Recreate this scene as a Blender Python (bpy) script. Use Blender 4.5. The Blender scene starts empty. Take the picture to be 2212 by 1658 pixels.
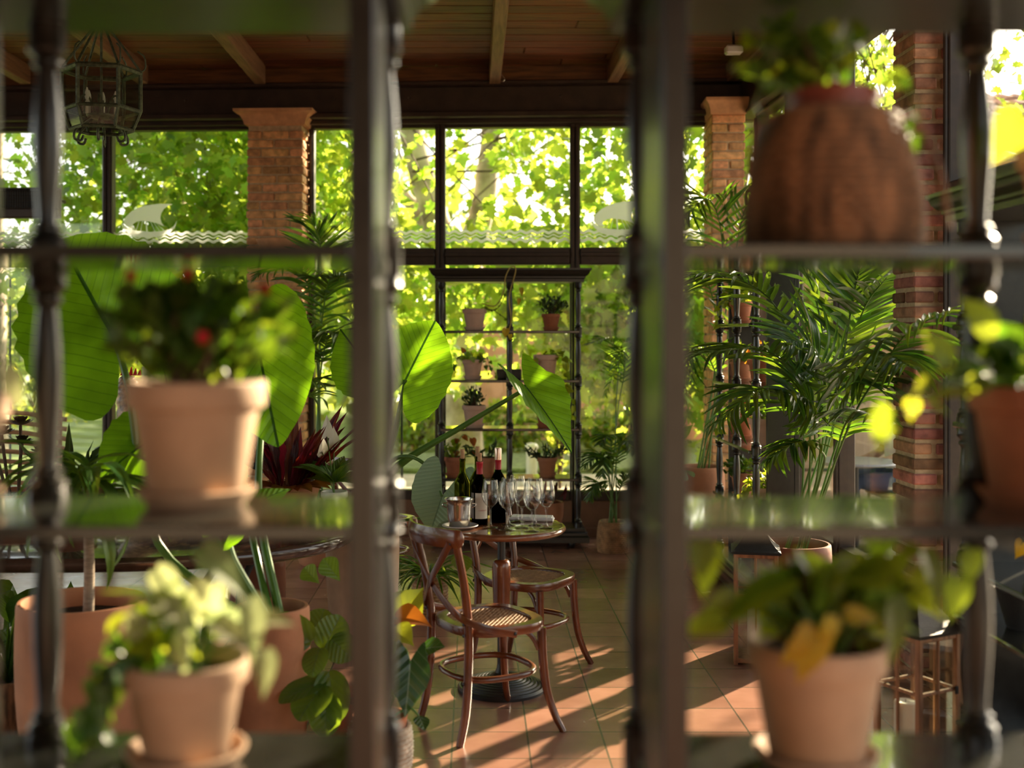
import bpy, math, random
import numpy as np
from mathutils import Vector, Matrix

SC = bpy.context.scene
COL = SC.collection
rnd = random.Random(7)
rng = np.random.default_rng(11)

# ---------------------------------------------------------------- camera, sky, sun, exposure
FPX, CX, CY, H = 2550.0, 1022.0, 720.0, 1.667
def P(px, py, D):                      # a point of the place at distance D from the camera plane
    return Vector(((px - CX) * D / FPX, D, H - (py - CY) * D / FPX))
def FX(px, D): return (px - CX) * D / FPX

cam_d = bpy.data.cameras.new('camera')
cam = bpy.data.objects.new('camera', cam_d); COL.objects.link(cam)
cam.location = (0, 0, H); cam.rotation_euler = (math.pi / 2, 0, 0)
cam_d.sensor_width = 36; cam_d.lens = 36 * FPX / 2212
cam_d.shift_x = 84 / 2212; cam_d.shift_y = -109 / 2212
cam_d.clip_start = 0.05; cam_d.clip_end = 300
cam_d.dof.use_dof = True; cam_d.dof.focus_distance = 6.2; cam_d.dof.aperture_fstop = 1.65
SC.camera = cam

SUN_AZ, SUN_EL = math.radians(41), math.radians(21.5)
S = Vector((math.sin(SUN_AZ) * math.cos(SUN_EL), math.cos(SUN_AZ) * math.cos(SUN_EL), math.sin(SUN_EL)))
w = bpy.data.worlds.new('sky_world'); SC.world = w; w.use_nodes = True
nt = w.node_tree; nt.nodes.clear()
sky = nt.nodes.new('ShaderNodeTexSky'); sky.sky_type = 'NISHITA'; sky.sun_disc = False
sky.sun_elevation = SUN_EL; sky.sun_rotation = SUN_AZ; sky.dust_density = 2.5; sky.air_density = 1.0; sky.ozone_density = 0.6
hs = nt.nodes.new('ShaderNodeHueSaturation'); hs.inputs['Saturation'].default_value = 0.5
bg = nt.nodes.new('ShaderNodeBackground'); bg.inputs['Strength'].default_value = 0.30
wo = nt.nodes.new('ShaderNodeOutputWorld')
nt.links.new(sky.outputs[0], hs.inputs['Color']); tint = nt.nodes.new('ShaderNodeMix'); tint.data_type = 'RGBA'; tint.blend_type = 'MULTIPLY'; tint.inputs[0].default_value = 1; tint.inputs[7].default_value = (1.0, 0.95, 0.86, 1)
nt.links.new(hs.outputs[0], tint.inputs[6]); nt.links.new(tint.outputs[2], bg.inputs[0]); nt.links.new(bg.outputs[0], wo.inputs[0])
sun_d = bpy.data.lights.new('sun', 'SUN'); sun_d.energy = 14.0; sun_d.color = (1.0, 0.80, 0.55); sun_d.angle = math.radians(0.7)
sun = bpy.data.objects.new('sun', sun_d); COL.objects.link(sun)
sun.rotation_euler = S.to_track_quat('Z', 'Y').to_euler(); sun.location = (12, 14, 12)

vs = SC.view_settings
vs.view_transform = 'Standard'; vs.look = 'None'; vs.gamma = 1.0; vs.exposure = 1.0; vs.use_curve_mapping = False
cy = SC.cycles
cy.max_bounces = 10; cy.diffuse_bounces = 4; cy.glossy_bounces = 4; cy.transmission_bounces = 8; cy.transparent_max_bounces = 24
cy.sample_clamp_indirect = 6; cy.caustics_reflective = False; cy.caustics_refractive = False; cy.blur_glossy = 0.5
cy.use_denoising = True

# ---------------------------------------------------------------- helpers
def smooth(pts, n):
    """Catmull-Rom through pts, n samples (numpy)"""
    p = np.array([tuple(q) for q in pts], float)
    m = len(p)
    if m == 2:
        t = np.linspace(0, 1, n)[:, None]; return p[0] * (1 - t) + p[1] * t
    e = np.vstack([2 * p[0] - p[1], p, 2 * p[-1] - p[-2]])
    u = np.linspace(0, m - 1 - 1e-9, n); i = u.astype(int); t = (u - i)[:, None]
    a, b, c, d = e[i], e[i + 1], e[i + 2], e[i + 3]
    return 0.5 * ((2 * b) + (-a + c) * t + (2 * a - 5 * b + 4 * c - d) * t ** 2 + (-a + 3 * b - 3 * c + d) * t ** 3)

def unit(a): return a / np.maximum(np.linalg.norm(a, axis=-1, keepdims=True), 1e-9)

class MB:
    def __init__(s): s.v = []; s.uv = []; s.f = []; s.n = 0
    def add(s, v, f, uv=None):
        v = np.asarray(v, float).reshape(-1, 3)
        s.v.append(v); s.uv.append(np.zeros((len(v), 2)) if uv is None else np.asarray(uv, float))
        o = s.n
        for fa in f:
            if isinstance(fa, np.ndarray): s.f.extend((fa + o).tolist())
            else: s.f.append([i + o for i in fa])
        s.n += len(v); return s
    def box(s, a, b, bev=0.0):
        a = np.array(a, float); b = np.array(b, float)
        lo = np.minimum(a, b); hi = np.maximum(a, b)
        if bev <= 0:
            v = [(x, y, z) for x in (lo[0], hi[0]) for y in (lo[1], hi[1]) for z in (lo[2], hi[2])]
            return s.add(v, [[0, 1, 3, 2], [4, 6, 7, 5], [0, 4, 5, 1], [2, 3, 7, 6], [0, 2, 6, 4], [1, 5, 7, 3]])
        bev = min(bev, 0.45 * (hi - lo).min())
        v = []; f = []; idx = {}
        for sx in (0, 1):
            for sy in (0, 1):
                for sz in (0, 1):
                    c = np.array([hi[0] if sx else lo[0], hi[1] if sy else lo[1], hi[2] if sz else lo[2]])
                    d = np.array([-1 if sx else 1, -1 if sy else 1, -1 if sz else 1]) * bev
                    for ax in range(3):
                        q = c + d; q[ax] = c[ax]; idx[(sx, sy, sz, ax)] = len(v); v.append(q)
        def F(l): f.append([idx[k] for k in l])
        for q in (0, 1):
            F([(q, 0, 0, 0), (q, 1, 0, 0), (q, 1, 1, 0), (q, 0, 1, 0)]); F([(0, q, 0, 1), (1, q, 0, 1), (1, q, 1, 1), (0, q, 1, 1)]); F([(0, 0, q, 2), (1, 0, q, 2), (1, 1, q, 2), (0, 1, q, 2)])
        for i in (0, 1):
            for j in (0, 1):
                F([(0, i, j, 1), (1, i, j, 1), (1, i, j, 2), (0, i, j, 2)]); F([(i, 0, j, 0), (i, 1, j, 0), (i, 1, j, 2), (i, 0, j, 2)]); F([(i, j, 0, 0), (i, j, 1, 0), (i, j, 1, 1), (i, j, 0, 1)])
                for k in (0, 1): F([(i, j, k, 0), (i, j, k, 1), (i, j, k, 2)])
        return s.add(v, f)
    def lathe(s, prof, n=24, c=(0, 0, 0), mod=None, sq=None):
        """prof [(r,z)...]; mod(theta, i) multiplies the radius"""
        th = np.arange(n) * 2 * math.pi / n
        v = []
        for i, (r, z) in enumerate(prof):
            rr = np.full(n, float(r))
            if mod is not None: rr = rr * mod(th, i)
            v.append(np.stack([c[0] + rr * np.cos(th), c[1] + rr * np.sin(th), np.full(n, c[2] + z)], 1))
        m = len(prof); v = np.vstack(v)
        i, j = np.meshgrid(np.arange(m - 1), np.arange(n), indexing='ij'); j2 = (j + 1) % n
        f = np.stack([i * n + j, i * n + j2, (i + 1) * n + j2, (i + 1) * n + j], -1).reshape(-1, 4)
        fs = [f]
        if prof[0][0] > 1e-6: fs.append(list(range(n))[::-1])
        if prof[-1][0] > 1e-6: fs.append([(m - 1) * n + k for k in range(n)])
        uv = np.stack([np.tile(np.arange(n) / n, m), np.repeat(np.linspace(0, 1, m), n)], 1)
        return s.add(v, fs, uv)
    def tube(s, pts, r, n=8, cap=True):
        p = np.array([tuple(q) for q in pts], float); m = len(p)
        r = np.full(m, float(r)) if np.isscalar(r) else np.interp(np.linspace(0, 1, m), np.linspace(0, 1, len(r)), r)
        t = unit(np.gradient(p, axis=0))
        a = np.array([0, 0, 1.0]) if abs(t[0][2]) < 0.9 else np.array([1.0, 0, 0])
        u = np.cross(t[0], a); u /= np.linalg.norm(u); us = []
        for k in range(m):
            u = u - t[k] * np.dot(u, t[k]); u = u / max(np.linalg.norm(u), 1e-9); us.append(u)
        us = np.array(us); ws = np.cross(t, us); th = np.arange(n) * 2 * math.pi / n
        v = (p[:, None] + r[:, None, None] * (np.cos(th)[None, :, None] * us[:, None] + np.sin(th)[None, :, None] * ws[:, None])).reshape(-1, 3)
        i, j = np.meshgrid(np.arange(m - 1), np.arange(n), indexing='ij'); j2 = (j + 1) % n
        fs = [np.stack([i * n + j, i * n + j2, (i + 1) * n + j2, (i + 1) * n + j], -1).reshape(-1, 4)]
        if cap: fs += [list(range(n))[::-1], [(m - 1) * n + k for k in range(n)]]
        uv = np.stack([np.repeat(np.linspace(0, 1, m), n), np.tile(np.arange(n) / n, m)], 1)
        return s.add(v, fs, uv)
    def sweep(s, pts, w, t, nrm, closed=False, ch=0.25):
        """rounded rectangle w (along tangent x normal) by t (along the normal)"""
        p = np.array([tuple(q) for q in pts], float); m = len(p)
        if closed: tg = unit(np.roll(p, -1, 0) - np.roll(p, 1, 0))
        else: tg = unit(np.gradient(p, axis=0))
        N = np.array(nrm, float); N = np.tile(N, (m, 1)) if N.ndim == 1 else N
        W = unit(np.cross(tg, N)); N = unit(np.cross(W, tg))
        w = np.full(m, float(w)) if np.isscalar(w) else np.asarray(w); t = np.full(m, float(t)) if np.isscalar(t) else np.asarray(t)
        c = ch; sh = [(-.5, -.5 + c), (-.5 + c, -.5), (.5 - c, -.5), (.5, -.5 + c), (.5, .5 - c), (.5 - c, .5), (-.5 + c, .5), (-.5, .5 - c)]
        v = np.stack([p + W * (a * w)[:, None] + N * (b * t)[:, None] for a, b in sh], 1).reshape(-1, 3); n = 8
        mm = m if closed else m - 1
        i, j = np.meshgrid(np.arange(mm), np.arange(n), indexing='ij'); j2 = (j + 1) % n; i2 = (i + 1) % m
        fs = [np.stack([i * n + j, i * n + j2, i2 * n + j2, i2 * n + j], -1).reshape(-1, 4)]
        if not closed: fs += [list(range(n))[::-1], [(m - 1) * n + k for k in range(n)]]
        return s.add(v, fs)
    def prism(s, poly, z0, z1, ax=2):
        """polygon in the plane normal to ax, extruded z0..z1"""
        n = len(poly); v = []
        for z in (z0, z1):
            for a, b in poly:
                v.append((a, b, z) if ax == 2 else ((a, z, b) if ax == 1 else (z, a, b)))
        return s.add(v, [list(range(n))[::-1], list(range(n, 2 * n))] + [[k, (k + 1) % n, n + (k + 1) % n, n + k] for k in range(n)])
    def xf(s, M):
        M = np.array(M); s.v = [v @ M[:3, :3].T + M[:3, 3] for v in s.v]; return s
    def mesh(s, name, mat, ang=35):
        me = bpy.data.meshes.new(name)
        v = np.vstack(s.v); uv = np.vstack(s.uv)
        me.from_pydata(v.tolist(), [], s.f); 
        lv = np.zeros(len(me.loops), int); me.loops.foreach_get('vertex_index', lv)
        ul = me.uv_layers.new(name='UVMap'); ul.data.foreach_set('uv', uv[lv].ravel())
        me.polygons.foreach_set('use_smooth', np.ones(len(me.polygons), bool))
        me.update()
        if ang: me.set_sharp_from_angle(angle=math.radians(ang))
        if mat: me.materials.append(mat)
        return me
    def obj(s, name, mat, parent=None, ang=35, loc=None):
        o = bpy.data.objects.new(name, s.mesh(name, mat, ang)); COL.objects.link(o)
        if parent is not None: o.parent = parent
        if loc is not None: o.location = loc
        return o

def tag(o, label, cat, group=None, kind=None):
    if label: o['label'] = label
    if cat: o['category'] = cat
    if group: o['group'] = group
    if kind: o['kind'] = kind
    return o
def thing(name, label, cat, loc=(0, 0, 0), rz=0, group=None, kind=None):
    o = bpy.data.objects.new(name, None); COL.objects.link(o); o.empty_display_size = 0.1
    o.location = loc; o.rotation_euler = (0, 0, rz); return tag(o, label, cat, group, kind)
def dup(root, loc, rz, label, group=None, scale=None):
    def cp(o, par):
        c = o.copy(); COL.objects.link(c)
        if par is not None: c.parent = par
        for ch in list(o.children): cp(ch, c)
        return c
    r = cp(root, None); r.location = loc; r.rotation_euler = (0, 0, rz); r['label'] = label
    if group: r['group'] = group
    if scale: r.scale = (scale, scale, scale)
    return r

# ---------------------------------------------------------------- materials
def node(nt, kind, **kw):
    n = nt.nodes.new('ShaderNode' + kind)
    for k, v in kw.items(): setattr(n, k, v)
    return n
def mathn(nt, op, a, b=None, c=None):
    n = node(nt, 'Math', operation=op)
    for i, q in enumerate((a, b, c)):
        if q is None: continue
        if isinstance(q, (int, float)): n.inputs[i].default_value = q
        else: nt.links.new(q, n.inputs[i])
    return n.outputs[0]
def mixc(nt, fac, a, b, blend='MIX'):
    n = node(nt, 'Mix', data_type='RGBA', blend_type=blend)
    for k, q in ((0, fac), (6, a), (7, b)):
        if isinstance(q, (int, float)): n.inputs[k].default_value = q
        elif isinstance(q, (tuple, list)): n.inputs[k].default_value = (*q[:3], 1)
        else: nt.links.new(q, n.inputs[k])
    return n.outputs[2]
def M(name, col, rough=0.5, metal=0.0, noise=None, bump=None, island=0.0, coat=0.0, coat_r=0.08, spec=None, stretch=None, col2=None, trans=0.0, ior=None, sheen=0):
    m = bpy.data.materials.new(name); m.use_nodes = True; nt = m.node_tree
    b = nt.nodes['Principled BSDF']; b.inputs['Roughness'].default_value = rough; b.inputs['Metallic'].default_value = metal
    b.inputs['Coat Weight'].default_value = coat; b.inputs['Coat Roughness'].default_value = coat_r
    if spec is not None: b.inputs['Specular IOR Level'].default_value = spec
    if trans: b.inputs['Transmission Weight'].default_value = trans
    if ior: b.inputs['IOR'].default_value = ior
    tc = node(nt, 'TexCoord'); vec = tc.outputs['Object']
    if stretch:
        mp = node(nt, 'Mapping'); mp.inputs['Scale'].default_value = stretch; nt.links.new(vec, mp.inputs[0]); vec = mp.outputs[0]
    c = None
    if noise:
        nz = node(nt, 'TexNoise'); nz.inputs['Scale'].default_value = noise[0]; nz.inputs['Detail'].default_value = 5; nt.links.new(vec, nz.inputs[0])
        rp = node(nt, 'ValToRGB'); rp.color_ramp.elements[0].position = 0.32; rp.color_ramp.elements[1].position = 0.68
        a = noise[1]; c2 = col2 or tuple(q * (1 - a) for q in col)
        rp.color_ramp.elements[0].color = (*c2, 1); rp.color_ramp.elements[1].color = (*[min(1, q * (1 + 0.4 * a)) for q in col], 1)
        nt.links.new(nz.outputs[0], rp.inputs[0]); c = rp.outputs[0]
    if island:
        g = node(nt, 'NewGeometry'); hv = node(nt, 'HueSaturation')
        if c is None: hv.inputs['Color'].default_value = (*col, 1)
        else: nt.links.new(c, hv.inputs['Color'])
        nt.links.new(mathn(nt, 'MULTIPLY_ADD', g.outputs['Random Per Island'], 2 * island, 1 - island), hv.inputs['Value'])
        r2 = mathn(nt, 'FRACT', mathn(nt, 'MULTIPLY', g.outputs['Random Per Island'], 37.3))
        nt.links.new(mathn(nt, 'MULTIPLY_ADD', r2, 0.05 * min(island * 2, 1), 0.5 - 0.025 * min(island * 2, 1)), hv.inputs['Hue']); c = hv.outputs[0]
    if c is None: b.inputs['Base Color'].default_value = (*col, 1)
    else: nt.links.new(c, b.inputs['Base Color'])
    if bump:
        nb = node(nt, 'TexNoise'); nb.inputs['Scale'].default_value = bump[0]; nb.inputs['Detail'].default_value = 4; nt.links.new(vec, nb.inputs[0])
        bp = node(nt, 'Bump'); bp.inputs['Strength'].default_value = bump[1]; bp.inputs['Distance'].default_value = 0.01
        nt.links.new(nb.outputs[0], bp.inputs['Height']); nt.links.new(bp.outputs[0], b.inputs['Normal'])
    return m
def leafmat(name, col, tcol, fac=0.45, rough=0.38, vein=None, var=0.25, vk=11.0, vm=0.9, vw=0.07, spec=0.5, mott=False):
    """thin leaf: principled front + translucent; veins drawn from the leaf's own coordinates"""
    m = bpy.data.materials.new(name); m.use_nodes = True; nt = m.node_tree; L = nt.links
    b = nt.nodes['Principled BSDF']; out = nt.nodes['Material Output']; b.inputs['Roughness'].default_value = rough; b.inputs['Specular IOR Level'].default_value = spec
    g = node(nt, 'NewGeometry'); ri = g.outputs['Random Per Island']
    val = mathn(nt, 'MULTIPLY_ADD', ri, 2 * var, 1 - var)
    r2 = mathn(nt, 'FRACT', mathn(nt, 'MULTIPLY', ri, 53.7)); hue = mathn(nt, 'MULTIPLY_ADD', r2, 0.06 * min(1, var * 3), 0.5 - 0.04 * min(1, var * 3))
    def hv(c):
        h = node(nt, 'HueSaturation'); L.new(val, h.inputs['Value']); L.new(hue, h.inputs['Hue'])
        if isinstance(c, tuple): h.inputs['Color'].default_value = (*c, 1)
        else: L.new(c, h.inputs['Color'])
        return h.outputs[0]
    if mott:
        tcd = node(nt, 'TexCoord'); nz = node(nt, 'TexNoise'); nz.inputs['Scale'].default_value = 4.5; nz.inputs['Detail'].default_value = 3; L.new(tcd.outputs['Object'], nz.inputs[0])
        val = mathn(nt, 'MULTIPLY', val, mathn(nt, 'MULTIPLY_ADD', nz.outputs[0], 1.6, 0.25))
    c1, c2 = hv(col), hv(tcol)
    if vein:
        uv = node(nt, 'UVMap'); sp = node(nt, 'SeparateXYZ'); L.new(uv.outputs[0], sp.inputs[0])
        ay = mathn(nt, 'ABSOLUTE', sp.outputs[1])
        ph = mathn(nt, 'SUBTRACT', mathn(nt, 'MULTIPLY', sp.outputs[0], vk), mathn(nt, 'MULTIPLY', ay, vk * vm))
        fr = mathn(nt, 'ABSOLUTE', mathn(nt, 'SUBTRACT', mathn(nt, 'FRACT', ph), 0.5))
        mid = mathn(nt, 'LESS_THAN', ay, 0.012)
        mr = node(nt, 'MapRange', interpolation_type='SMOOTHSTEP'); L.new(fr, mr.inputs[0]); mr.inputs[1].default_value = vw * .3; mr.inputs[2].default_value = vw * 2.2; mr.inputs[3].default_value = 0.5; mr.inputs[4].default_value = 0
        mk = mathn(nt, 'MAXIMUM', mr.outputs[0], mid)
        c1 = mixc(nt, mk, c1, vein); c2 = mixc(nt, mk, c2, tuple(q * 0.6 for q in vein))
        bp = node(nt, 'Bump'); bp.inputs['Strength'].default_value = 0.5; bp.inputs['Distance'].default_value = 0.01
        L.new(fr, bp.inputs['Height']); L.new(bp.outputs[0], b.inputs['Normal'])
    L.new(c1, b.inputs['Base Color'])
    t = node(nt, 'BsdfTranslucent'); L.new(c2, t.inputs['Color'])
    mx = node(nt, 'MixShader'); mx.inputs[0].default_value = fac
    L.new(b.outputs[0], mx.inputs[1]); L.new(t.outputs[0], mx.inputs[2]); L.new(mx.outputs[0], out.inputs[0])
    return m
def paneglass(name, tint=(0.97, 0.98, 0.97), pw=5.0, lo=0.035, hi=0.90):
    m = bpy.data.materials.new(name); m.use_nodes = True; nt = m.node_tree; L = nt.links
    nt.nodes.remove(nt.nodes['Principled BSDF']); out = nt.nodes['Material Output']
    t = node(nt, 'BsdfTransparent'); t.inputs[0].default_value = (*tint, 1)
    gl = node(nt, 'BsdfGlossy'); gl.inputs['Roughness'].default_value = 0.02
    lw = node(nt, 'LayerWeight'); fr = mathn(nt, 'MULTIPLY_ADD', mathn(nt, 'POWER', lw.outputs['Facing'], pw), hi, lo)
    mx = node(nt, 'MixShader'); L.new(fr, mx.inputs[0]); L.new(t.outputs[0], mx.inputs[1]); L.new(gl.outputs[0], mx.inputs[2]); L.new(mx.outputs[0], out.inputs[0])
    return m
def glass(name, col=(1, 1, 1), rough=0.0, ior=1.45):
    m = bpy.data.materials.new(name); m.use_nodes = True; nt = m.node_tree
    nt.nodes.remove(nt.nodes['Principled BSDF']); g = node(nt, 'BsdfGlass'); g.inputs['Color'].default_value = (*col, 1); g.inputs['Roughness'].default_value = rough; g.inputs['IOR'].default_value = ior
    nt.links.new(g.outputs[0], nt.nodes['Material Output'].inputs[0]); return m

paint = M('dark_grey_paint', (0.022, 0.020, 0.017), 0.30, noise=(30, 0.25), bump=(60, 0.05), spec=0.35, coat=0.35, coat_r=0.18)
shelfpaint = M('glossy_shelf_paint', (0.030, 0.031, 0.026), 0.16, noise=(12, 0.25), coat=0.6, coat_r=0.05)
frame_brown = M('brown_window_frame', (0.045, 0.026, 0.017), 0.42, noise=(20, 0.3))
beam_brown = M('brown_steel_beam', (0.050, 0.028, 0.018), 0.45, noise=(8, 0.35), bump=(40, 0.05))
plank_wood = M('ceiling_wood', (0.19, 0.060, 0.020), 0.5, noise=(5, 0.55), island=0.28, stretch=(0.7, 9, 9), bump=(9, 0.12))
rafter_wood = M('rafter_wood', (0.27, 0.14, 0.075), 0.55, noise=(5, 0.4), stretch=(9, 0.6, 9), bump=(9, 0.12))
chair_wood = M('chair_wood', (0.17, 0.045, 0.014), 0.26, noise=(6, 0.55), coat=0.5, coat_r=0.1)
table_wood = M('table_wood', (0.23, 0.085, 0.036), 0.2, noise=(4, 0.45), stretch=(2, 14, 2), coat=0.8, coat_r=0.05)
cane = M('cane', (0.42, 0.26, 0.13), 0.5, noise=(40, 0.3))
black_metal = M('black_cast_iron', (0.012, 0.012, 0.013), 0.38, bump=(80, 0.05))
tc_pale = M('pale_terracotta', (0.56, 0.37, 0.24), 0.75, noise=(9, 0.18), bump=(70, 0.06))
tc_rose = M('rose_terracotta', (0.70, 0.46, 0.34), 0.75, noise=(9, 0.15), bump=(70, 0.06))
tc_orange = M('orange_terracotta', (0.45, 0.15, 0.065), 0.7, noise=(9, 0.25), bump=(70, 0.06))
tc_mid = M('weathered_terracotta', (0.50, 0.21, 0.10), 0.75, noise=(5, 0.28), bump=(60, 0.08))
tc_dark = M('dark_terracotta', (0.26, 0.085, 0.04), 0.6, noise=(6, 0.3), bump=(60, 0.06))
red_plastic = M('brick_red_plastic', (0.22, 0.045, 0.025), 0.4)
soil = M('soil', (0.035, 0.022, 0.014), 0.95, noise=(60, 0.6), bump=(45, 1.0))
wicker_brown = M('brown_wicker', (0.29, 0.145, 0.07), 0.65, noise=(26, 0.75), stretch=(1.6, 1.6, .32), bump=(60, 0.15))
wicker_tan = M('tan_wicker', (0.42, 0.24, 0.11), 0.65, noise=(20, 0.5), bump=(60, 0.2))
wicker_pale = M('pale_wicker', (0.62, 0.52, 0.40), 0.7, noise=(20, 0.4), bump=(60, 0.2))
verdigris = M('green_patina_metal', (0.10, 0.12, 0.07), 0.55, metal=0.4, noise=(40, 0.6), bump=(50, 0.2))
mortar_m = M('mortar', (0.64, 0.46, 0.28), 0.9, noise=(30, 0.25), bump=(60, 0.4))
mortar_near = M('cream_mortar', (0.56, 0.43, 0.27), 0.9, noise=(30, 0.25), bump=(60, 0.4))
brick_o = M('orange_brick', (0.82, 0.43, 0.19), 0.85, noise=(18, 0.4), island=0.25, bump=(40, 0.35))
brick_r = M('red_old_brick', (0.43, 0.20, 0.13), 0.85, noise=(14, 0.5), island=0.55, bump=(40, 0.4))
cap_m = M('terracotta_capital', (0.76, 0.39, 0.20), 0.8, noise=(12, 0.25), bump=(50, 0.2))
steel = M('brushed_steel', (0.62, 0.58, 0.52), 0.2, metal=1.0, stretch=(1, 1, 30), noise=(20, 0.15))
white_china = M('white_china', (0.75, 0.72, 0.68), 0.25)
cloth_w = M('white_cloth', (0.80, 0.78, 0.75), 0.9, bump=(90, 0.1))
candle_m = M('white_candle', (0.85, 0.82, 0.76), 0.5)
lantern_wood = M('lantern_wood', (0.33, 0.15, 0.07), 0.5, noise=(8, 0.5), stretch=(6, 6, 1))
hammered = M('hammered_dark_metal', (0.05, 0.047, 0.045), 0.48, metal=0.8, bump=(320, 0.9))
marble = M('dark_marble', (0.085, 0.048, 0.034), 0.12, noise=(7, 0.7), coat=0.6, coat_r=0.04)
lowwall_m = M('brown_plaster', (0.24, 0.115, 0.055), 0.8, noise=(5, 0.3), bump=(40, 0.2))
twig_m = M('brown_twig', (0.10, 0.055, 0.03), 0.8, noise=(30, 0.4))
stem_g = M('green_stem', (0.10, 0.20, 0.035), 0.45, noise=(8, 0.25))
petiole_m = M('alocasia_petiole', (0.09, 0.20, 0.03), 0.35, noise=(6, 0.3))
bark_m = M('mottled_plane_bark', (0.60, 0.50, 0.36), 0.85, noise=(3.2, 0.6), bump=(14, 0.3), col2=(0.20, 0.15, 0.09))
trunk_g = M('ringed_grey_trunk', (0.38, 0.29, 0.21), 0.8, noise=(25, 0.4), stretch=(1, 1, 6), bump=(30, 0.3))
pane_m = paneglass('window_glass'); lamp_glass = paneglass('lantern_glass', (0.9, 0.93, 0.9))
wine_glass_m = paneglass('clear_glass', (0.975, 0.98, 0.975), 2.6, 0.05, 0.85); bottle_green = glass('olive_bottle_glass', (0.40, 0.42, 0.06)); bottle_dark = glass('dark_bottle_glass', (0.05, 0.035, 0.015))
frost = leafmat('frosted_white_vinyl', (0.92, 0.97, 0.94), (1.0, 1.0, 1.0), 0.75, 0.8, var=0.0)

lf_plane = leafmat('plane_leaf', (0.14, 0.25, 0.045), (0.52, 0.74, 0.07), 0.58, 0.30, var=0.42)
lf_plane_far = leafmat('far_tree_leaf', (0.13, 0.21, 0.04), (0.55, 0.68, 0.07), 0.5, 0.5, var=0.45)
lf_dark = leafmat('conifer_leaf', (0.05, 0.09, 0.022), (0.20, 0.30, 0.04), 0.4, 0.5, var=0.4)
lf_big = leafmat('alocasia_leaf', (0.06, 0.19, 0.012), (0.30, 0.66, 0.012), 0.62, 0.38, vein=(0.045, 0.145, 0.012), var=0.08, vk=9, vm=1.2, vw=0.03, mott=True)
lf_blue = leafmat('grey_green_leaf', (0.30, 0.43, 0.29), (0.20, 0.36, 0.10), 0.25, 0.5, vein=(0.18, 0.29, 0.17), var=0.05, vk=9, vm=0.9, vw=0.05)
lf_polly = leafmat('dark_veined_leaf', (0.012, 0.045, 0.018), (0.08, 0.22, 0.02), 0.25, 0.22, vein=(0.20, 0.28, 0.17), var=0.1, vk=4.2, vm=0.8, vw=0.02)
lf_palm = leafmat('palm_leaf', (0.035, 0.10, 0.028), (0.20, 0.38, 0.02), 0.36, 0.33, var=0.3)
lf_bush = leafmat('small_dark_leaf', (0.04, 0.10, 0.016), (0.20, 0.36, 0.015), 0.4, 0.35, var=0.35)
lf_pothos = leafmat('yellow_green_leaf', (0.15, 0.27, 0.03), (0.46, 0.60, 0.03), 0.58, 0.35, var=0.4)
lf_varieg = leafmat('pale_pothos_leaf', (0.50, 0.54, 0.32), (0.50, 0.58, 0.24), 0.45, 0.35, var=0.4)
lf_yellow = leafmat('yellowing_leaf', (0.50, 0.36, 0.02), (0.80, 0.55, 0.02), 0.5, 0.4, var=0.15)
lf_red = leafmat('dark_red_leaf', (0.055, 0.012, 0.012), (0.45, 0.05, 0.02), 0.38, 0.35, vein=(0.03, 0.008, 0.008), var=0.3, vk=10, vm=1.2)
lf_fid = leafmat('rubber_leaf', (0.06, 0.15, 0.03), (0.30, 0.50, 0.02), 0.45, 0.32, vein=(0.20, 0.30, 0.09), var=0.2, vk=6, vm=0.8, vw=0.03)
lf_strap = leafmat('strap_leaf', (0.05, 0.14, 0.03), (0.28, 0.45, 0.03), 0.4, 0.35, var=0.25)
lf_succ = leafmat('succulent_leaf', (0.05, 0.10, 0.035), (0.12, 0.2, 0.03), 0.2, 0.3, var=0.35)
lf_rust = leafmat('rust_brown_leaf', (0.30, 0.12, 0.02), (0.65, 0.25, 0.02), 0.5, 0.4, var=0.2)
flower_red = leafmat('red_petal', (0.60, 0.02, 0.02), (0.8, 0.03, 0.03), 0.4, 0.5, var=0.1)
flower_white = leafmat('white_petal', (0.80, 0.78, 0.70), (0.8, 0.78, 0.65), 0.4, 0.5, var=0.05)

# ---------------------------------------------------------------- leaves
HALF = {
 'heart': [(-.04, 0), (-.20, .09), (-.33, .22), (-.30, .36), (-.12, .47), (.08, .50), (.30, .46), (.52, .36), (.74, .20), (.90, .07), (1, 0)],
 'heart_s': [(0, 0), (-.10, .16), (-.06, .36), (.12, .50), (.36, .46), (.62, .28), (.85, .08), (1, 0)],
 'ovate': [(0, 0), (.08, .20), (.25, .44), (.45, .50), (.68, .38), (.88, .14), (1, 0)],
 'obov': [(0, 0), (.15, .10), (.40, .28), (.65, .48), (.82, .46), (.95, .24), (1, 0)],
 'ear': [(-.05, 0), (-.30, .08), (-.50, .20), (-.50, .34), (-.28, .46), (.05, .50), (.35, .47), (.62, .36), (.84, .20), (.96, .07), (1, 0)],
 'round': [(0, 0), (-.02, .14), (.08, .36), (.30, .50), (.60, .50), (.84, .36), (.97, .14), (1, 0)],
 'lance': [(0, 0), (.10, .26), (.35, .50), (.60, .42), (.82, .20), (1, 0)],
 'strap': [(0, .34), (.25, .50), (.6, .44), (.85, .22), (1, 0)],
 'sagit': [(-.05, 0), (-.30, .16), (-.42, .30), (-.20, .34), (0, .42), (.2, .47), (.45, .38), (.7, .20), (.9, .06), (1, 0)],
}
PALM = [(0, 0), (-.06, .10), (-.10, .34), (.10, .26), (.22, .54), (.36, .34), (.62, .50), (.60, .24), (.80, .15), (1, 0)]
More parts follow.
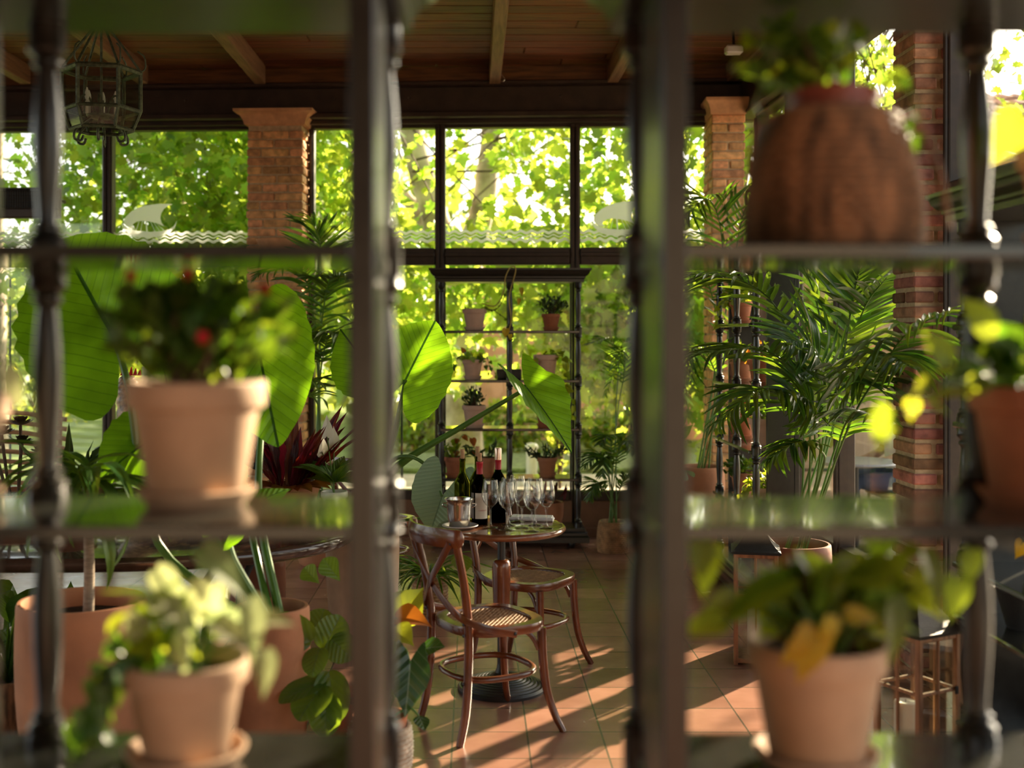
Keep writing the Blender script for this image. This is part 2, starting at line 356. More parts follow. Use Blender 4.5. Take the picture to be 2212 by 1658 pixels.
def template(shape, res=2, nr=1):
    if shape == 'palmate': h = np.array(PALM)
    else:
        h0 = HALF[shape]; h = smooth([(a, b, 0) for a, b in h0], max(len(h0) * res // 2, 4))[:, :2]
    h[0, 1] = h[0, 1] if shape == 'strap' else 0; h[-1, 1] = 0
    if shape in ('heart', 'ear', 'sagit', 'lobed') and res > 4:
        h[:, 1] *= 1 + 0.018 * np.sin(h[:, 0] * 34) + 0.012 * np.sin(h[:, 0] * 61 + 1)
    lower = h[1:-1][::-1] * [1, -1]
    loop = np.vstack([h, lower]) if shape != 'strap' else np.vstack([h, h[:-1][::-1] * [1, -1]])
    c = np.array([0.22 if shape in ('palmate', 'heart_s') else (0.05 if shape in ('heart', 'sagit') else 0.42), 0.0])
    n = len(loop); rings = [c[None]]
    for k in range(1, nr + 1): rings.append(c + (loop - c) * k / nr)
    v = np.vstack(rings); j = np.arange(n); j2 = (j + 1) % n
    f3 = np.stack([np.zeros(n, int), 1 + j, 1 + j2], 1); f4 = []
    for k in range(1, nr): f4.append(np.stack([1 + (k - 1) * n + j, 1 + k * n + j, 1 + k * n + j2, 1 + (k - 1) * n + j2], 1))
    return v[:, 0], v[:, 1], [f3] + f4
_T = {}
def T(shape, res=2, nr=1):
    k = (shape, res, nr)
    if k not in _T: _T[k] = template(*k)
    return _T[k]
def leaves(mb, tp, B, D, U, L, W, bend=0.0, fold=0.0, wave=0.0, wk=26.0, twist=0.0):
    X, Y, faces = tp
    B = np.atleast_2d(np.array([tuple(b) for b in B], float) if not isinstance(B, np.ndarray) else B); N = len(B)
    D = unit(np.broadcast_to(np.asarray(D, float), (N, 3))); U = np.broadcast_to(np.asarray(U, float), (N, 3))
    Sd = unit(np.cross(D, U) + 1e-7); Nn = np.cross(Sd, D)
    col = lambda a: np.broadcast_to(np.asarray(a, float), (N,))[:, None]
    L, W, bend, fold = col(L), col(W), col(bend), col(fold)
    be = np.where(np.abs(bend) < 1e-3, 1e-3, bend); x = X[None]
    xx = np.sin(be * x) / be * L; z = -(1 - np.cos(be * x)) / be * L + fold * np.abs(Y)[None] * W
    if wave: z = z + wave * L * np.sin(wk * (x - 0.8 * np.abs(Y))) * np.abs(Y)[None]
    yy = Y[None] * W
    v = B[:, None] + xx[..., None] * D[:, None] + yy[..., None] * Sd[:, None] + z[..., None] * Nn[:, None]
    nv = len(X); fs = []
    off = (np.arange(N) * nv)[:, None, None]
    for f in faces: fs.append((f[None] + off).reshape(-1, f.shape[1]))
    mb.add(v.reshape(-1, 3), fs, np.tile(np.stack([X, Y], 1), (N, 1)))
def rdir(n): return unit(rng.normal(size=(n, 3)))
# ================================================================ THE SETTING
def struct(o, label=None): o['kind'] = 'structure'; 
def st(mb, name, mat, label, cat, ang=35, parent=None):
    o = mb.obj(name, mat, parent, ang)
    if parent is None: tag(o, label, cat, kind='structure')
    return o
YAW = -0.05
BW = Matrix.Translation((0, 9.75, 0)) @ Matrix.Rotation(YAW, 4, 'Z')
def bw(u, v, z=0): return BW @ Vector((u, v, z))
WR = 2.12                               # inner face of the glazed wall on the right

# floor tiles 0.31 m
fm = bpy.data.materials.new('terracotta_floor_tile'); fm.use_nodes = True; nt = fm.node_tree; Lk = nt.links; b = nt.nodes['Principled BSDF']
tc = node(nt, 'TexCoord'); sp = node(nt, 'SeparateXYZ'); Lk.new(tc.outputs['Object'], sp.inputs[0])
def cell(out, off):
    q = mathn(nt, 'DIVIDE', mathn(nt, 'SUBTRACT', out, off), 0.31)
    return mathn(nt, 'FLOOR', q), mathn(nt, 'ABSOLUTE', mathn(nt, 'SUBTRACT', mathn(nt, 'FRACT', q), 0.5))
ix, ax_ = cell(sp.outputs[0], -0.0853 - 31); iy, ay_ = cell(sp.outputs[1], 4.943 - 31)
edge = mathn(nt, 'MAXIMUM', ax_, ay_); joint = mathn(nt, 'GREATER_THAN', edge, 0.487)
cv = node(nt, 'CombineXYZ'); Lk.new(ix, cv.inputs[0]); Lk.new(iy, cv.inputs[1])
wn = node(nt, 'TexWhiteNoise', noise_dimensions='2D'); Lk.new(cv.outputs[0], wn.inputs['Vector'])
nz = node(nt, 'TexNoise'); nz.inputs['Scale'].default_value = 7; nz.inputs['Detail'].default_value = 6; Lk.new(tc.outputs['Object'], nz.inputs[0])
base = mixc(nt, nz.outputs[0], (0.225, 0.105, 0.070), (0.355, 0.182, 0.125))
hv = node(nt, 'HueSaturation'); Lk.new(base, hv.inputs['Color']); Lk.new(mathn(nt, 'MULTIPLY_ADD', wn.outputs[0], 0.35, 0.83), hv.inputs['Value'])
Lk.new(mixc(nt, joint, hv.outputs[0], (0.10, 0.075, 0.05)), b.inputs['Base Color'])
Lk.new(mathn(nt, 'MULTIPLY_ADD', nz.outputs[0], 0.22, 0.12), b.inputs['Roughness'])
bp = node(nt, 'Bump'); bp.inputs['Strength'].default_value = 0.6; bp.inputs['Distance'].default_value = 0.004
Lk.new(mathn(nt, 'SUBTRACT', mathn(nt, 'MULTIPLY', nz.outputs[0], 0.3), joint), bp.inputs['Height']); Lk.new(bp.outputs[0], b.inputs['Normal'])
st(MB().box((-9, -3.8, -0.1), (2.45, 10.05, 0)), 'floor', fm, 'terracotta tiled floor with dark joints', 'floor')

# ceiling boards, rafters, beams
cb = MB()
y = -3.5
while y < 9.75:
    x = -8.2 - rnd.random()
    while x < 2.4:
        l = 1.8 + rnd.random() * 2.2; cb.box((x, y + 0.002, 3.84), (min(x + l, 2.45) - 0.003, y + 0.19, 3.87), 0.008); x += l
    y += 0.192
st(cb, 'ceiling', plank_wood, 'brown boarded timber ceiling', 'ceiling')
st(MB().box((-8.6, -3.9, 3.872), (2.6, 10.1, 3.95)), 'roof', beam_brown, 'roof deck over the boarded ceiling', 'roof')
for k in range(-8, 3):
    X = 0.175 + 0.95 * k
    if X > 2.2: continue
    r = MB().box((X - 0.045, -3.4, 3.685), (X + 0.045, 9.56, 3.839), 0.006)
    o = st(r, 'trim_rafter', rafter_wood, 'exposed timber rafter under the boarded ceiling', 'rafter')
    o['group'] = 'ceiling rafters'
st(MB().box((-6, 0.0, 3.70), (2.3, 0.03, 3.838), 0.004).xf(Matrix.Translation((0, -0.17, 0))).xf(BW), 'trim_frieze', plank_wood, 'wooden frieze board between the rafter ends', 'frieze')
bm = MB()
for (z0, z1, d) in ((3.685, 3.712, 0.20), (3.47, 3.685, 0.10), (3.43, 3.47, 0.17), (3.395, 3.43, 0.06)):
    bm.box((-6, -d, z0), (2.3, 0.06, z1), 0.005)
for k in range(-9, 4):
    bm.lathe([(0.012, 0), (0.010, 0.008), (0.0, 0.010)], 8)
    q = bm.v[-1].copy(); bm.v[-1] = np.stack([q[:, 0] + k * 0.62 + 0.1, -0.10 - q[:, 2], 3.60 + q[:, 1]], 1)
st(bm.xf(BW), 'beam_back', beam_brown, 'dark brown steel beam above the back windows', 'beam')
st(MB().box((WR + 0.04, -3, 3.42), (WR + 0.22, 9.6, 3.72), 0.006).box((WR - 0.02, -3, 3.70), (WR + 0.27, 9.6, 3.73), 0.004).box((WR + 0.02, -3, 3.40), (WR + 0.24, 9.6, 3.425), 0.004), 'beam_right', beam_brown, 'dark brown steel beam above the right-hand glazed wall', 'beam')

wall_m = M('warm_plaster', (0.17, 0.14, 0.11), 0.9, noise=(2, 0.12))
st(MB().box((-9, -3.75, 0), (2.5, -3.5, 3.84)), 'wall_front', wall_m, 'warm plaster wall behind the viewer', 'wall')
# low walls under the glazing
lw = MB().box((-6, 0.02, 0), (2.3, 0.22, 0.29)).box((-6, -0.02, 0), (2.3, 0.02, 0.07), 0.005)
st(lw.xf(BW), 'wall_back', lowwall_m, 'low brown wall under the back windows', 'wall')
st(MB().box((WR + .04, -3, 0), (WR + 0.28, 9.6, 0.29)).box((WR + 0.025, -3, 0), (WR + .04, 9.6, 0.07), 0.005), 'wall_right', lowwall_m, 'low brown wall under the right-hand glazing', 'wall')

# windows
def ship(mb, u0, z0, k, y0, y1):
    q = lambda pts: [(u0 + (a - 876) * k, z0 + (1515 - b) * k) for a, b in pts]
    sail = [(708, 1412), (722, 1380), (760, 1345), (805, 1322), (850, 1308), (900, 1301), (950, 1297), (1030, 1300), (1000, 1312), (972, 1332), (955, 1360), (950, 1392), (958, 1420), (975, 1443), (1003, 1449), (965, 1440), (930, 1424), (880, 1412), (830, 1407), (795, 1412), (772, 1425), (766, 1440), (788, 1460), (750, 1455), (722, 1438)]
    hull = [(693, 1418), (712, 1462), (750, 1497), (800, 1513), (880, 1516), (950, 1508), (1010, 1486), (1045, 1455), (1060, 1405), (1042, 1438), (1010, 1462), (960, 1474), (880, 1478), (800, 1472), (740, 1455)]
    for pl in (sail, hull): mb.prism(q(pl), y0, y1, 1)
    for a, b, c, d, wd in ((832, 1410, 820, 1472, 3), (857, 1408, 862, 1476, 9), (885, 1412, 915, 1476, 3), (905, 1416, 945, 1474, 3), (925, 1424, 975, 1470, 3), (810, 1412, 790, 1470, 3), (845, 1512, 868, 1532, 4), (890, 1512, 915, 1532, 4), (935, 1508, 958, 1530, 4)):
        mb.prism(q([(a - wd / 2, b), (a + wd / 2, b), (c + wd / 2, d), (c - wd / 2, d)]), y0, y1, 1)
def window(name, Mx, L, label, decal=True, ship_u=None, trans=True):
    """one bay of glazing, L long: upper light, transom, lower light"""
    w = thing(name, label, 'window', Mx.translation, Mx.to_euler().z, kind='structure')
    e = 0.042
    f = MB()
    for a in (0, L - e): f.box((a, -0.05, 0.29), (a + e, 0.05, 3.40), 0.006); 
    for a in (0.004, L - e + 0.012): f.box((a, -0.065, 0.33), (a + 0.026, -0.045, 3.36), 0.004)
    f.box((e, -0.05, 0.29), (L - e, 0.05, 0.37), 0.006); f.box((e, -0.06, 2.235), (L - e, 0.05, 2.375), 0.008); f.box((e, -0.075, 2.30), (L - e, -0.05, 2.335), 0.006); f.box((e, -0.05, 3.37), (L - e, 0.05, 3.40), 0.006)
    f.obj('window_frame', frame_brown, w)
    p1 = MB().box((e - 0.005, -0.003, 2.37), (L - e + 0.005, 0.003, 3.375)).obj('upper_pane', pane_m, w)
    MB().box((e - 0.005, -0.003, 0.365), (L - e + 0.005, 0.003, 2.24)).obj('lower_pane', pane_m, w)
    if decal:
        d = MB(); u = np.arange(e + 0.002, L - e, 0.006)
        for zc, t, am, ph in ((2.508, 0.024, 0.009, 0), (2.476, 0.011, 0.009, .4), (2.441, 0.027, 0.010, .2)):
            z = zc + am * np.sin(2 * math.pi * (u / 0.092) + ph)
            n = len(u); v = np.vstack([np.stack([u, np.full(n, yy), z + s * t / 2], 1) for yy in (-0.0055, -0.0035) for s in (-1, 1)])
            i = np.arange(n - 1)
            d.add(v, [np.stack([i, i + 1, n + i + 1, n + i], 1), np.stack([2 * n + i, 3 * n + i, 3 * n + i + 1, 2 * n + i + 1], 1)])
        if ship_u is not None: ship(d, ship_u, 2.475, 0.00130, -0.0062, -0.0034)
        d.obj('frosted_decal', frost, p1)
    return w
ub = [(-5.35, -4.2), (-4.2, -3.08), (-3.08, -1.84), (-1.37, -0.275), (-0.275, 0.84), (0.84, 1.95)]
lb = ['back window bay at the far left end', 'back window bay left of the brick column with a heater hung across it', 'back window bay beside the left brick column with a frosted ship', 'back window bay just right of the left brick column', 'back window bay behind the tall plant shelf', 'back window bay beside the corner column with a frosted ship']
for k, (a, c) in enumerate(ub):
    window('window_%d' % (k + 1), BW @ Matrix.Translation((a, 0.06, 0)), c - a, lb[k], True, 0.345 if k == 2 else (0.37 if k == 5 else None))
rb = [(9.30, 8.35), (8.35, 7.22), (7.22, 5.90), (5.56, 4.45), (4.45, 3.3), (3.3, 2.1)]
lr = ['right-hand window bay nearest the corner column', 'right-hand window bay behind the wall plant shelf', 'right-hand window bay beside the old brick pillar', 'right-hand window bay on the near side of the old brick pillar', 'right-hand window bay at the near edge of view', 'right-hand window bay outside the view']
for k, (a, c) in enumerate(rb):
    Mx = Matrix.Translation((WR + 0.155, a, 0)) @ Matrix.Rotation(-math.pi / 2, 4, 'Z')
    window('window_%d' % (k + 7), Mx, a - c, lr[k], False)

# brick columns
def brick_column(name, label, x0, x1, y0, y1, z0, z1, pitch, jt, bm, mm, cap=None, Mx=None):
    c = thing(name, label, 'column', ((x0 + x1) / 2, (y0 + y1) / 2, 0) if Mx is None else Mx @ Vector(((x0 + x1) / 2, (y0 + y1) / 2, 0)), 0 if Mx is None else YAW, kind='structure')
    w, d = (x1 - x0) / 2, (y1 - y0) / 2
    m = MB().box((-w + 0.012, -d + 0.012, z0), (w - 0.012, d - 0.012, z1)); m.obj('mortar_core', mm, c)
    b = MB(); z = z0; k = 0
    while z + pitch <= z1 + 0.01:
        n = max(1, round(2 * w / 0.19)); off = 0.5 if k % 2 else 0
        cuts = [-w] + [(-w + 2 * w * (i + off) / (n + off * 0)) + (rnd.random() - .5) * 0.03 for i in range(1 if not off else 0, n)] + [w]
        yc = [-d, (rnd.random() - .5) * 0.1, d] if d > 0.15 else [-d, d]
        if k % 2 and len(yc) == 2 and rnd.random() < .6: yc = [-d, 0.03 * (rnd.random() - .5), d]
        for a, a2 in zip(cuts[:-1], cuts[1:]):
            if a2 - a < 0.03: continue
            for e, e2 in zip(yc[:-1], yc[1:]):
                j = [(rnd.random() - .5) * 0.011 for _ in range(4)]
                b.box((a + (j[0] if a <= -w else jt / 2), e + (j[1] if e <= -d else jt / 2), z + jt / 2 + j[3] * .3), (a2 + (j[2] if a2 >= w else -jt / 2), e2 - (0 if e2 >= d else jt / 2), z + pitch - jt / 2 + j[2] * .3), 0.007)
        z += pitch; k += 1
    b.obj('bricks', bm, c)
    if cap:
        zc, hc, pj = cap; q = MB(); prof = [(0.0, 0.008), (0.05, 0.008), (0.06, 0.02), (0.35, 0.03), (0.60, 0.05), (0.80, 0.085), (0.83, 0.097), (1.0, 0.10)]
        vv = []
        for t, e in prof:
            e = e / 0.10 * pj; vv += [(-w - e, -d - e, zc + t * hc), (w + e, -d - e, zc + t * hc), (w + e, d + e, zc + t * hc), (-w - e, d + e, zc + t * hc)]
        n = len(prof); q.add(vv, [[i * 4 + j, i * 4 + (j + 1) % 4, (i + 1) * 4 + (j + 1) % 4, (i + 1) * 4 + j] for i in range(n - 1) for j in range(4)] + [[3, 2, 1, 0], [(n - 1) * 4 + j for j in range(4)]])
        q.obj('capital', cap_m, c, 30)
    return c
brick_column('brick_column', 'orange brick column with flared capital at the back windows', -1.835, -1.375, -0.22, 0.20, 0, 3.37, 0.0722, 0.014, brick_o, mortar_m, (3.36, 0.125, 0.095), BW)
brick_column('brick_column', 'orange brick column with capital in the back right corner', 1.90, 2.16, -0.36, 0.10, 0, 3.40, 0.0722, 0.014, brick_o, mortar_m, (3.39, 0.13, 0.05), BW)
brick_column('brick_column', 'old red brick pillar with cream mortar beside the palm', 2.085, 2.31, 5.59, 5.87, 0, 3.42, 0.0722, 0.020, brick_r, mortar_near)

# ================================================================ OUTSIDE
lawn_m = M('lawn', (0.17, 0.24, 0.04), 0.9, noise=(1.2, 0.35), bump=(60, 0.8)); pave_m = M('pale_paving', (0.50, 0.42, 0.33), 0.85, noise=(4, 0.2)); gcov = M('groundcover', (0.22, 0.27, 0.09), 0.9, noise=(14, 0.5), bump=(40, 1.0))
salmon = M('salmon_render', (0.68, 0.36, 0.20), 0.9, noise=(2, 0.15), bump=(40, 0.1)); beige = M('pale_brick_facade', (0.74, 0.53, 0.38), 0.9, noise=(3, 0.25), bump=(30, 0.3))
tile_m = M('roof_tile', (0.42, 0.26, 0.18), 0.8, noise=(12, 0.35)); dkwin = M('dark_window', (0.03, 0.03, 0.035), 0.15); rail_m = M('dark_railing', (0.03, 0.03, 0.03), 0.5)
st(MB().box((-45, 10.02, -0.3), (45, 70, -0.13)), 'lawn', lawn_m, 'sunlit lawn beyond the windows', 'lawn')
st(MB().box((-1.6, 10.02, -0.14), (40, 15.0, -0.118), 0.01), 'pavement', pave_m, 'pale paving outside the back windows', 'paving')
st(MB().box((2.46, -4, -0.14), (40, 10.02, -0.11), 0.01), 'terrace', pave_m, 'pale terrace paving outside the right-hand glazing', 'paving')

def clusters(n, per, lo, hi, sd, keep=None):
    c = rng.uniform(lo, hi, (n * 3, 3))
    if keep is not None: c = c[keep(c)]
    c = c[:n]
    return c, (c[:, None] + rng.normal(size=(len(c), per, 3)) * np.array(sd)).reshape(-1, 3)
def foliage_mb(pts, L, tp, down=0.6, bend=1.0, wr=(0.75, 1.05)):
    n = len(pts); mb = MB()
    D = unit(rng.normal(size=(n, 3)) * [1, 1, .7] + [0, 0, -down]); U = unit(rng.normal(size=(n, 3)) * .65 + [0.15, -.1, 1])
    l = rng.uniform(*L, n); leaves(mb, tp, pts, D, U, l, l * rng.uniform(*wr, n), rng.uniform(-.3, bend, n), rng.uniform(-.1, .35, n)); return mb
def tree(name, label, base, trunks, pts, L, tp, mat, twigs=(), **kw):
    t = thing(name, label, 'tree', base); b = Vector(base)
    for k, (path, r) in enumerate(trunks):
        p = smooth([Vector(q) - b for q in path], 14); p[:, :] += rng.normal(size=p.shape) * 0.012
        MB().tube(p, r, 12).obj('trunk' if k == 0 else 'limb', bark_m, t)
    if len(twigs):
        mb = MB()
        for p0, p1 in twigs:
            p0 = np.array(p0) - base; p1 = np.array(p1) - base; mid = (p0 + p1) / 2 + rng.normal(size=3) * .15 + [0, 0, .15]
            mb.tube(smooth([p0, mid, p1], 7), [0.016, 0.005], 5)
        mb.obj('twigs', twig_m, t)
    f = foliage_mb(np.asarray(pts) - np.array(base), L, tp, **kw).obj('foliage', mat, t, ang=0); f['kind'] = 'stuff'
    return t
tp_p = T('palmate'); tp_s = T('ovate', 1, 1)
# middle plane tree: mottled trunk forks behind the plant shelf
def kp(c):
    tx = (CX + FPX * c[:, 0] / c[:, 1]); ty = CY - FPX * (c[:, 2] - H) / c[:, 1]
    limb = ((np.abs(tx - (880 + (ty - 265) * .21)) < 46) | (np.abs(tx - (1052 - (ty - 265) * .25)) < 48)) & (ty < 490) & (ty > 255)
    r = rng.random(len(c))
    return (c[:, 2] > 1.45 + 0.25 * np.sin(c[:, 0] * 2.1) - 0.35 * np.clip(c[:, 0] - 0.6, 0, 1.4)) & ~((c[:, 2] > 3.1) & (r < 0.42)) & ~(limb & (r < .85)) & ~((c[:, 2] > 2.3) & (r < .15))
c1, p1 = clusters(380, 32, (-3.0, 11.6, 0.95), (3.6, 14.4, 5.2), (.30, .30, .24), kp)
def offlimb(c):
    tx = CX + FPX * c[:, 0] / c[:, 1]; ty = CY - FPX * (c[:, 2] - H) / c[:, 1]
    limb = ((np.abs(tx - (885 + (ty - 265) * .21)) < 40) | (np.abs(tx - (1052 - (ty - 265) * .25)) < 38)) & (ty < 490) & (ty > 240)
    return c[~(limb & (rng.random(len(c)) < .8))]
c1b, p1b = clusters(75, 30, (.7, 11.8, 1.05), (2.7, 13.4, 2.5), (.28, .28, .22))
p1 = np.vstack([offlimb(p1), p1b])
tw = [((rng.uniform(-1.5, 2), 15, rng.uniform(3.6, 5.2)), q + [0, 0, .2]) for q in c1[::15]]
tree('plane_tree', 'plane tree with mottled forked trunk behind the tall plant shelf', (-0.12, 16, -0.13),
     [([(-0.12, 16, -.2), (-0.14, 16, .8), (-.16, 16, 2.1), (-.42, 15.9, 3.0), (-.75, 15.8, 4.0), (-1.05, 15.7, 5.4)], (.30, .23, .22, .19, .17, .13)),
      ([(-.15, 16, 1.9), (-.02, 15.9, 2.8), (.18, 15.8, 3.7), (.30, 15.7, 5.2)], (.20, .18, .15, .11)),
      ([(-.35, 16.1, 2.6), (-.8, 16.3, 3.4), (-1.25, 16.5, 3.9)], (.12, .10, .08))], p1, (.085, .19), tp_p, lf_plane, tw)
def kl(c): return c[:, 2] > 2.0 + 0.3 * np.sin(c[:, 0] * 1.7)
c2, p2 = clusters(270, 32, (-4.5, 11.4, 1.7), (-1.2, 14.6, 5.0), (.30, .30, .22), kl)
tw = [((rng.uniform(-4.4, -2.5), 14.8, rng.uniform(3.4, 4.8)), q + [0, 0, .2]) for q in c2[::5]]
tree('plane_tree', 'dense leafy plane tree filling the windows left of the brick column', (-4.0, 15, -0.13),
     [([(-4.0, 15, -.2), (-3.95, 15, 1.5), (-3.8, 14.9, 3), (-3.5, 14.6, 4.8)], (.26, .21, .17, .11))], p2, (.08, .17), tp_p, lf_plane, tw)
c3, p3 = clusters(230, 26, (-10.0, 17, 1.2), (-6.2, 19.5, 5.6), (.34, .34, .10))
tw = [((-7.4, 18.2, q[2] + .3), q) for q in c3[::3]]
tree('conifer_tree', 'darker feathery tree beyond the window at the far left', (-7.4, 18.2, -0.13), [([(-7.4, 18.2, -.2), (-7.4, 18.2, 3), (-7.3, 18.2, 6.4)], (.24, .17, .05))], p3, (.06, .15), tp_s, lf_dark, tw, wr=(.16, .3), down=.3)
c4, p4 = clusters(75, 20, (2.75, 9.9, 2.9), (4.1, 12.2, 5.4), (.22, .22, .30))
tw = [((rng.uniform(3, 5), 12.2, 5.6), q) for q in c4[::1]]
tree('plane_tree', 'sparse hanging tree branches beyond the right-hand glazing', (2.75, 13.4, -0.13), [([(2.75, 13.4, -.2), (2.8, 13.3, 2), (3.0, 12.8, 4.0), (3.5, 12.2, 5.7)], (.17, .14, .11, .06))], p4, (.07, .15), tp_p, lf_plane, tw)
c6, p6 = clusters(60, 20, (4.9, 9.8, 3.9), (7.4, 11.4, 5.6), (.3, .3, .3))
tree('plane_tree', 'tree crown above the tiled roof at the right edge', (7.8, 12.2, -0.13), [([(7.8, 12.2, -.2), (7.6, 12, 2.4), (6.9, 11.4, 4.8)], (.18, .14, .08))], p6, (.08, .17), tp_p, lf_plane, [((7, 11.4, 4.8), q) for q in c6[::3]])
# belt of trees and shrubs far behind
for k in range(11):
    X = -24 + k * 4.4 + rnd.uniform(-.6, .6); Y = 27 + rnd.uniform(-1.5, 3)
    hh = rnd.uniform(4.0, 6.0) if k > 4 else rnd.uniform(2.6, 3.4)
    c5, p5 = clusters(100, 14, (X - 2.9, Y - 1.6, 0.4), (X + 2.9, Y + 1.6, hh), (.5, .5, .4))
    where = ['far left beyond the lawn', 'left beyond the lawn, second along', 'left beyond the lawn, third along', 'behind the leafy left window', 'behind the brick column', 'behind the mottled plane trunk, left side', 'behind the salmon wall, left end', 'behind the salmon wall', 'behind the salmon wall, right end', 'behind the pale house', 'behind the tiled roof'][k]
    tree('background_tree', 'soft green background tree ' + where, (X, Y, -0.13), [([(X, Y, -.2), (X, Y, 2), (X + .2, Y, hh - .8)], (.22, .16, .06))], p5, (.28, .5), tp_s, lf_plane_far, wr=(.5, .8))
# shrubs seen through the lower windows
def shrub(label, X, Y, rx, ry, h, n, mat, L, name='shrub'):
    pts = rdir(n) * np.array([rx, ry, h / 2]) * rng.uniform(.55, 1, (n, 1)) + [0, 0, h / 2]
    s = thing(name, label, 'shrub', (X, Y, -0.13)); mb = MB()
    for k in range(7): a = rnd.uniform(0, 6.28); mb.tube(smooth([(0, 0, 0), (rx * .3 * math.cos(a), ry * .3 * math.sin(a), h * .4), (rx * .6 * math.cos(a), ry * .6 * math.sin(a), h * .75)], 6), [.02, .006], 5)
    mb.obj('stems', twig_m, s)
    D = unit(rng.normal(size=(n, 3)) + [0, 0, .6]); mb = MB(); l = rng.uniform(*L, n)
    leaves(mb, tp_s, pts, D, rdir(n) + [0, 0, .8], l, l * .45, .5, .2); f = mb.obj('foliage', mat, s, ang=0); f['kind'] = 'stuff'
for k, (X, Y, rx, h, lab) in enumerate([(-.9, 18.2, .7, .75, 'bright green shrub left of the plane trunk'), (.55, 17.6, .55, .8, 'bright green shrub just right of the plane trunk'), (1.45, 17.9, .6, .7, 'bright green shrub before the salmon wall, beside the white bollard'), (2.3, 17.6, .55, .75, 'bright green shrub before the salmon wall, behind the basket palm'), (-7.6, 21, 1.2, 1.6, 'round shrub on the lawn at the far left'), (-5.2, 24, 1.0, 1.3, 'round shrub on the lawn behind the big leaf'), (1.0, 13.6, .18, 1.75, 'slim young sapling before the salmon wall')]):
    shrub(lab, X, Y, rx, rx * .6, h, 520 if h < 1.7 else 160, lf_pothos if k < 4 else lf_plane_far, (.10, .20))
st(MB().box((-1.4, 15.2, -.14), (4.2, 17.2, -.07), .02), 'planting_bed', gcov, 'low green planting bed before the salmon wall', 'planting bed')
h = thing('house', 'salmon rendered house wall behind the plane tree', 'house', (4.2, 20.5, -.13))
MB().box((-4.3, -.5, 0), (4.2, 4, 3.1)).obj('wall', salmon, h); 
MB().box((-1.2, -.53, 1.1), (-.3, -.49, 2.3), .01).obj('shutter', dkwin, h)
MB().box((-4.5, -.7, 3.1), (4.4, 4.2, 3.2), .02).obj('roof', tile_m, h)
# pale house on the terrace
h = thing('house', 'pale brick house facade beyond the palm', 'house', (5.1, 12.5, -.12))
MB().box((-1.85, 0, 0), (.40, .85, 2.95)).obj('wall', beige, h)
MB().box((-1.95, -.15, 2.95), (.44, .95, 3.05), .02).obj('roof', tile_m, h)
for x0, x1, z0, z1 in ((-.95, -.35, 2.0, 2.75), (-1.7, -1.2, .9, 2.1), (0.0, .35, 0.0, 2.0)): 
    f = MB().box((x0, -.05, z0), (x1, .02, z1), .01).box((x0 - .06, -.09, z0 - .05), (x1 + .06, -.02, z0)).obj('window', dkwin, h)
MB().box((-1.9, -.06, 1.62), (.42, .02, 1.70), .01).obj('string_course', cap_m, h)
h = thing('house', 'house with wavy tiled roof at the right edge of view', 'house', (7.1, 13.6, -.12))
MB().box((-1.4, 0, 0), (1.6, 3.2, 3.85)).obj('wall', beige, h)
rf = MB(); xs = np.arange(-1.6, 1.8, .02); n = len(xs)
rows = [(-.3 + .37 * k, 3.75 + .155 * k) for k in range(10)]
for k in range(9):
    (a, za), (c, zc) = rows[k], rows[k + 1]; zz = .035 * np.abs(np.sin(xs * math.pi / .22))
    v = np.vstack([np.stack([xs, np.full(n, a), za + zz + .03], 1), np.stack([xs, np.full(n, c + .04), zc + zz], 1), np.stack([xs, np.full(n, a), np.full(n, za - .02)], 1)]); i = np.arange(n - 1)
    rf.add(v, [np.stack([i, i + 1, n + i + 1, n + i], 1), np.stack([2 * n + i, 2 * n + i + 1, i + 1, i], 1)])
rf.obj('roof', tile_m, h, 50)
MB().box((-.9, 2.2, 3.6), (-.3, 2.9, 6.4), .02).obj('chimney', beige, h)
MB().box((-.9, -.05, 1.0), (-.2, .02, 2.3), .01).box((.3, -.05, 1.0), (1.0, .02, 2.3), .01).obj('window', dkwin, h)
r = thing('terrace_railing', 'thin dark metal railing on the terrace beyond the palm', 'railing', (5.1, 11.6, -.12))
q = MB()
for z in (.45, .9): q.tube([(-1.9, 0, z), (1.0, 0, z)], .018, 6)
for k in range(7): q.tube([(-1.9 + k * .48, 0, 0), (-1.9 + k * .48, 0, .95)], .016, 6)
q.obj('rails', rail_m, r)
b = MB().lathe([(.07, 0), (.07, .33), (.085, .34), (.085, .37), (.06, .40), (0, .41)], 16).obj('bollard', white_china); b.location = (.74, 14.9, -.12); tag(b, 'short white bollard on the paving beyond the plant shelf', 'bollard')
for px, D, z1, lab in ((868, 10.5, 1.15, 'thin dark green pole behind the tall round leaf'), (22, 11.5, 2.3, 'thin dark green pole beyond the far left window')):
    p = MB().lathe([(.03, 0), (.03, .02), (.013, .03), (.012, z1 * .55), (.02, z1 * .55 + .01), (.02, z1 * .55 + .03), (.011, z1 * .55 + .04), (.010, z1), (.014, z1 + .01), (0, z1 + .025)], 10).obj('metal_pole', M('green_pole', (.02, .05, .03), .4)); p.location = (FX(px, D), D, -.12); tag(p, lab, 'pole')
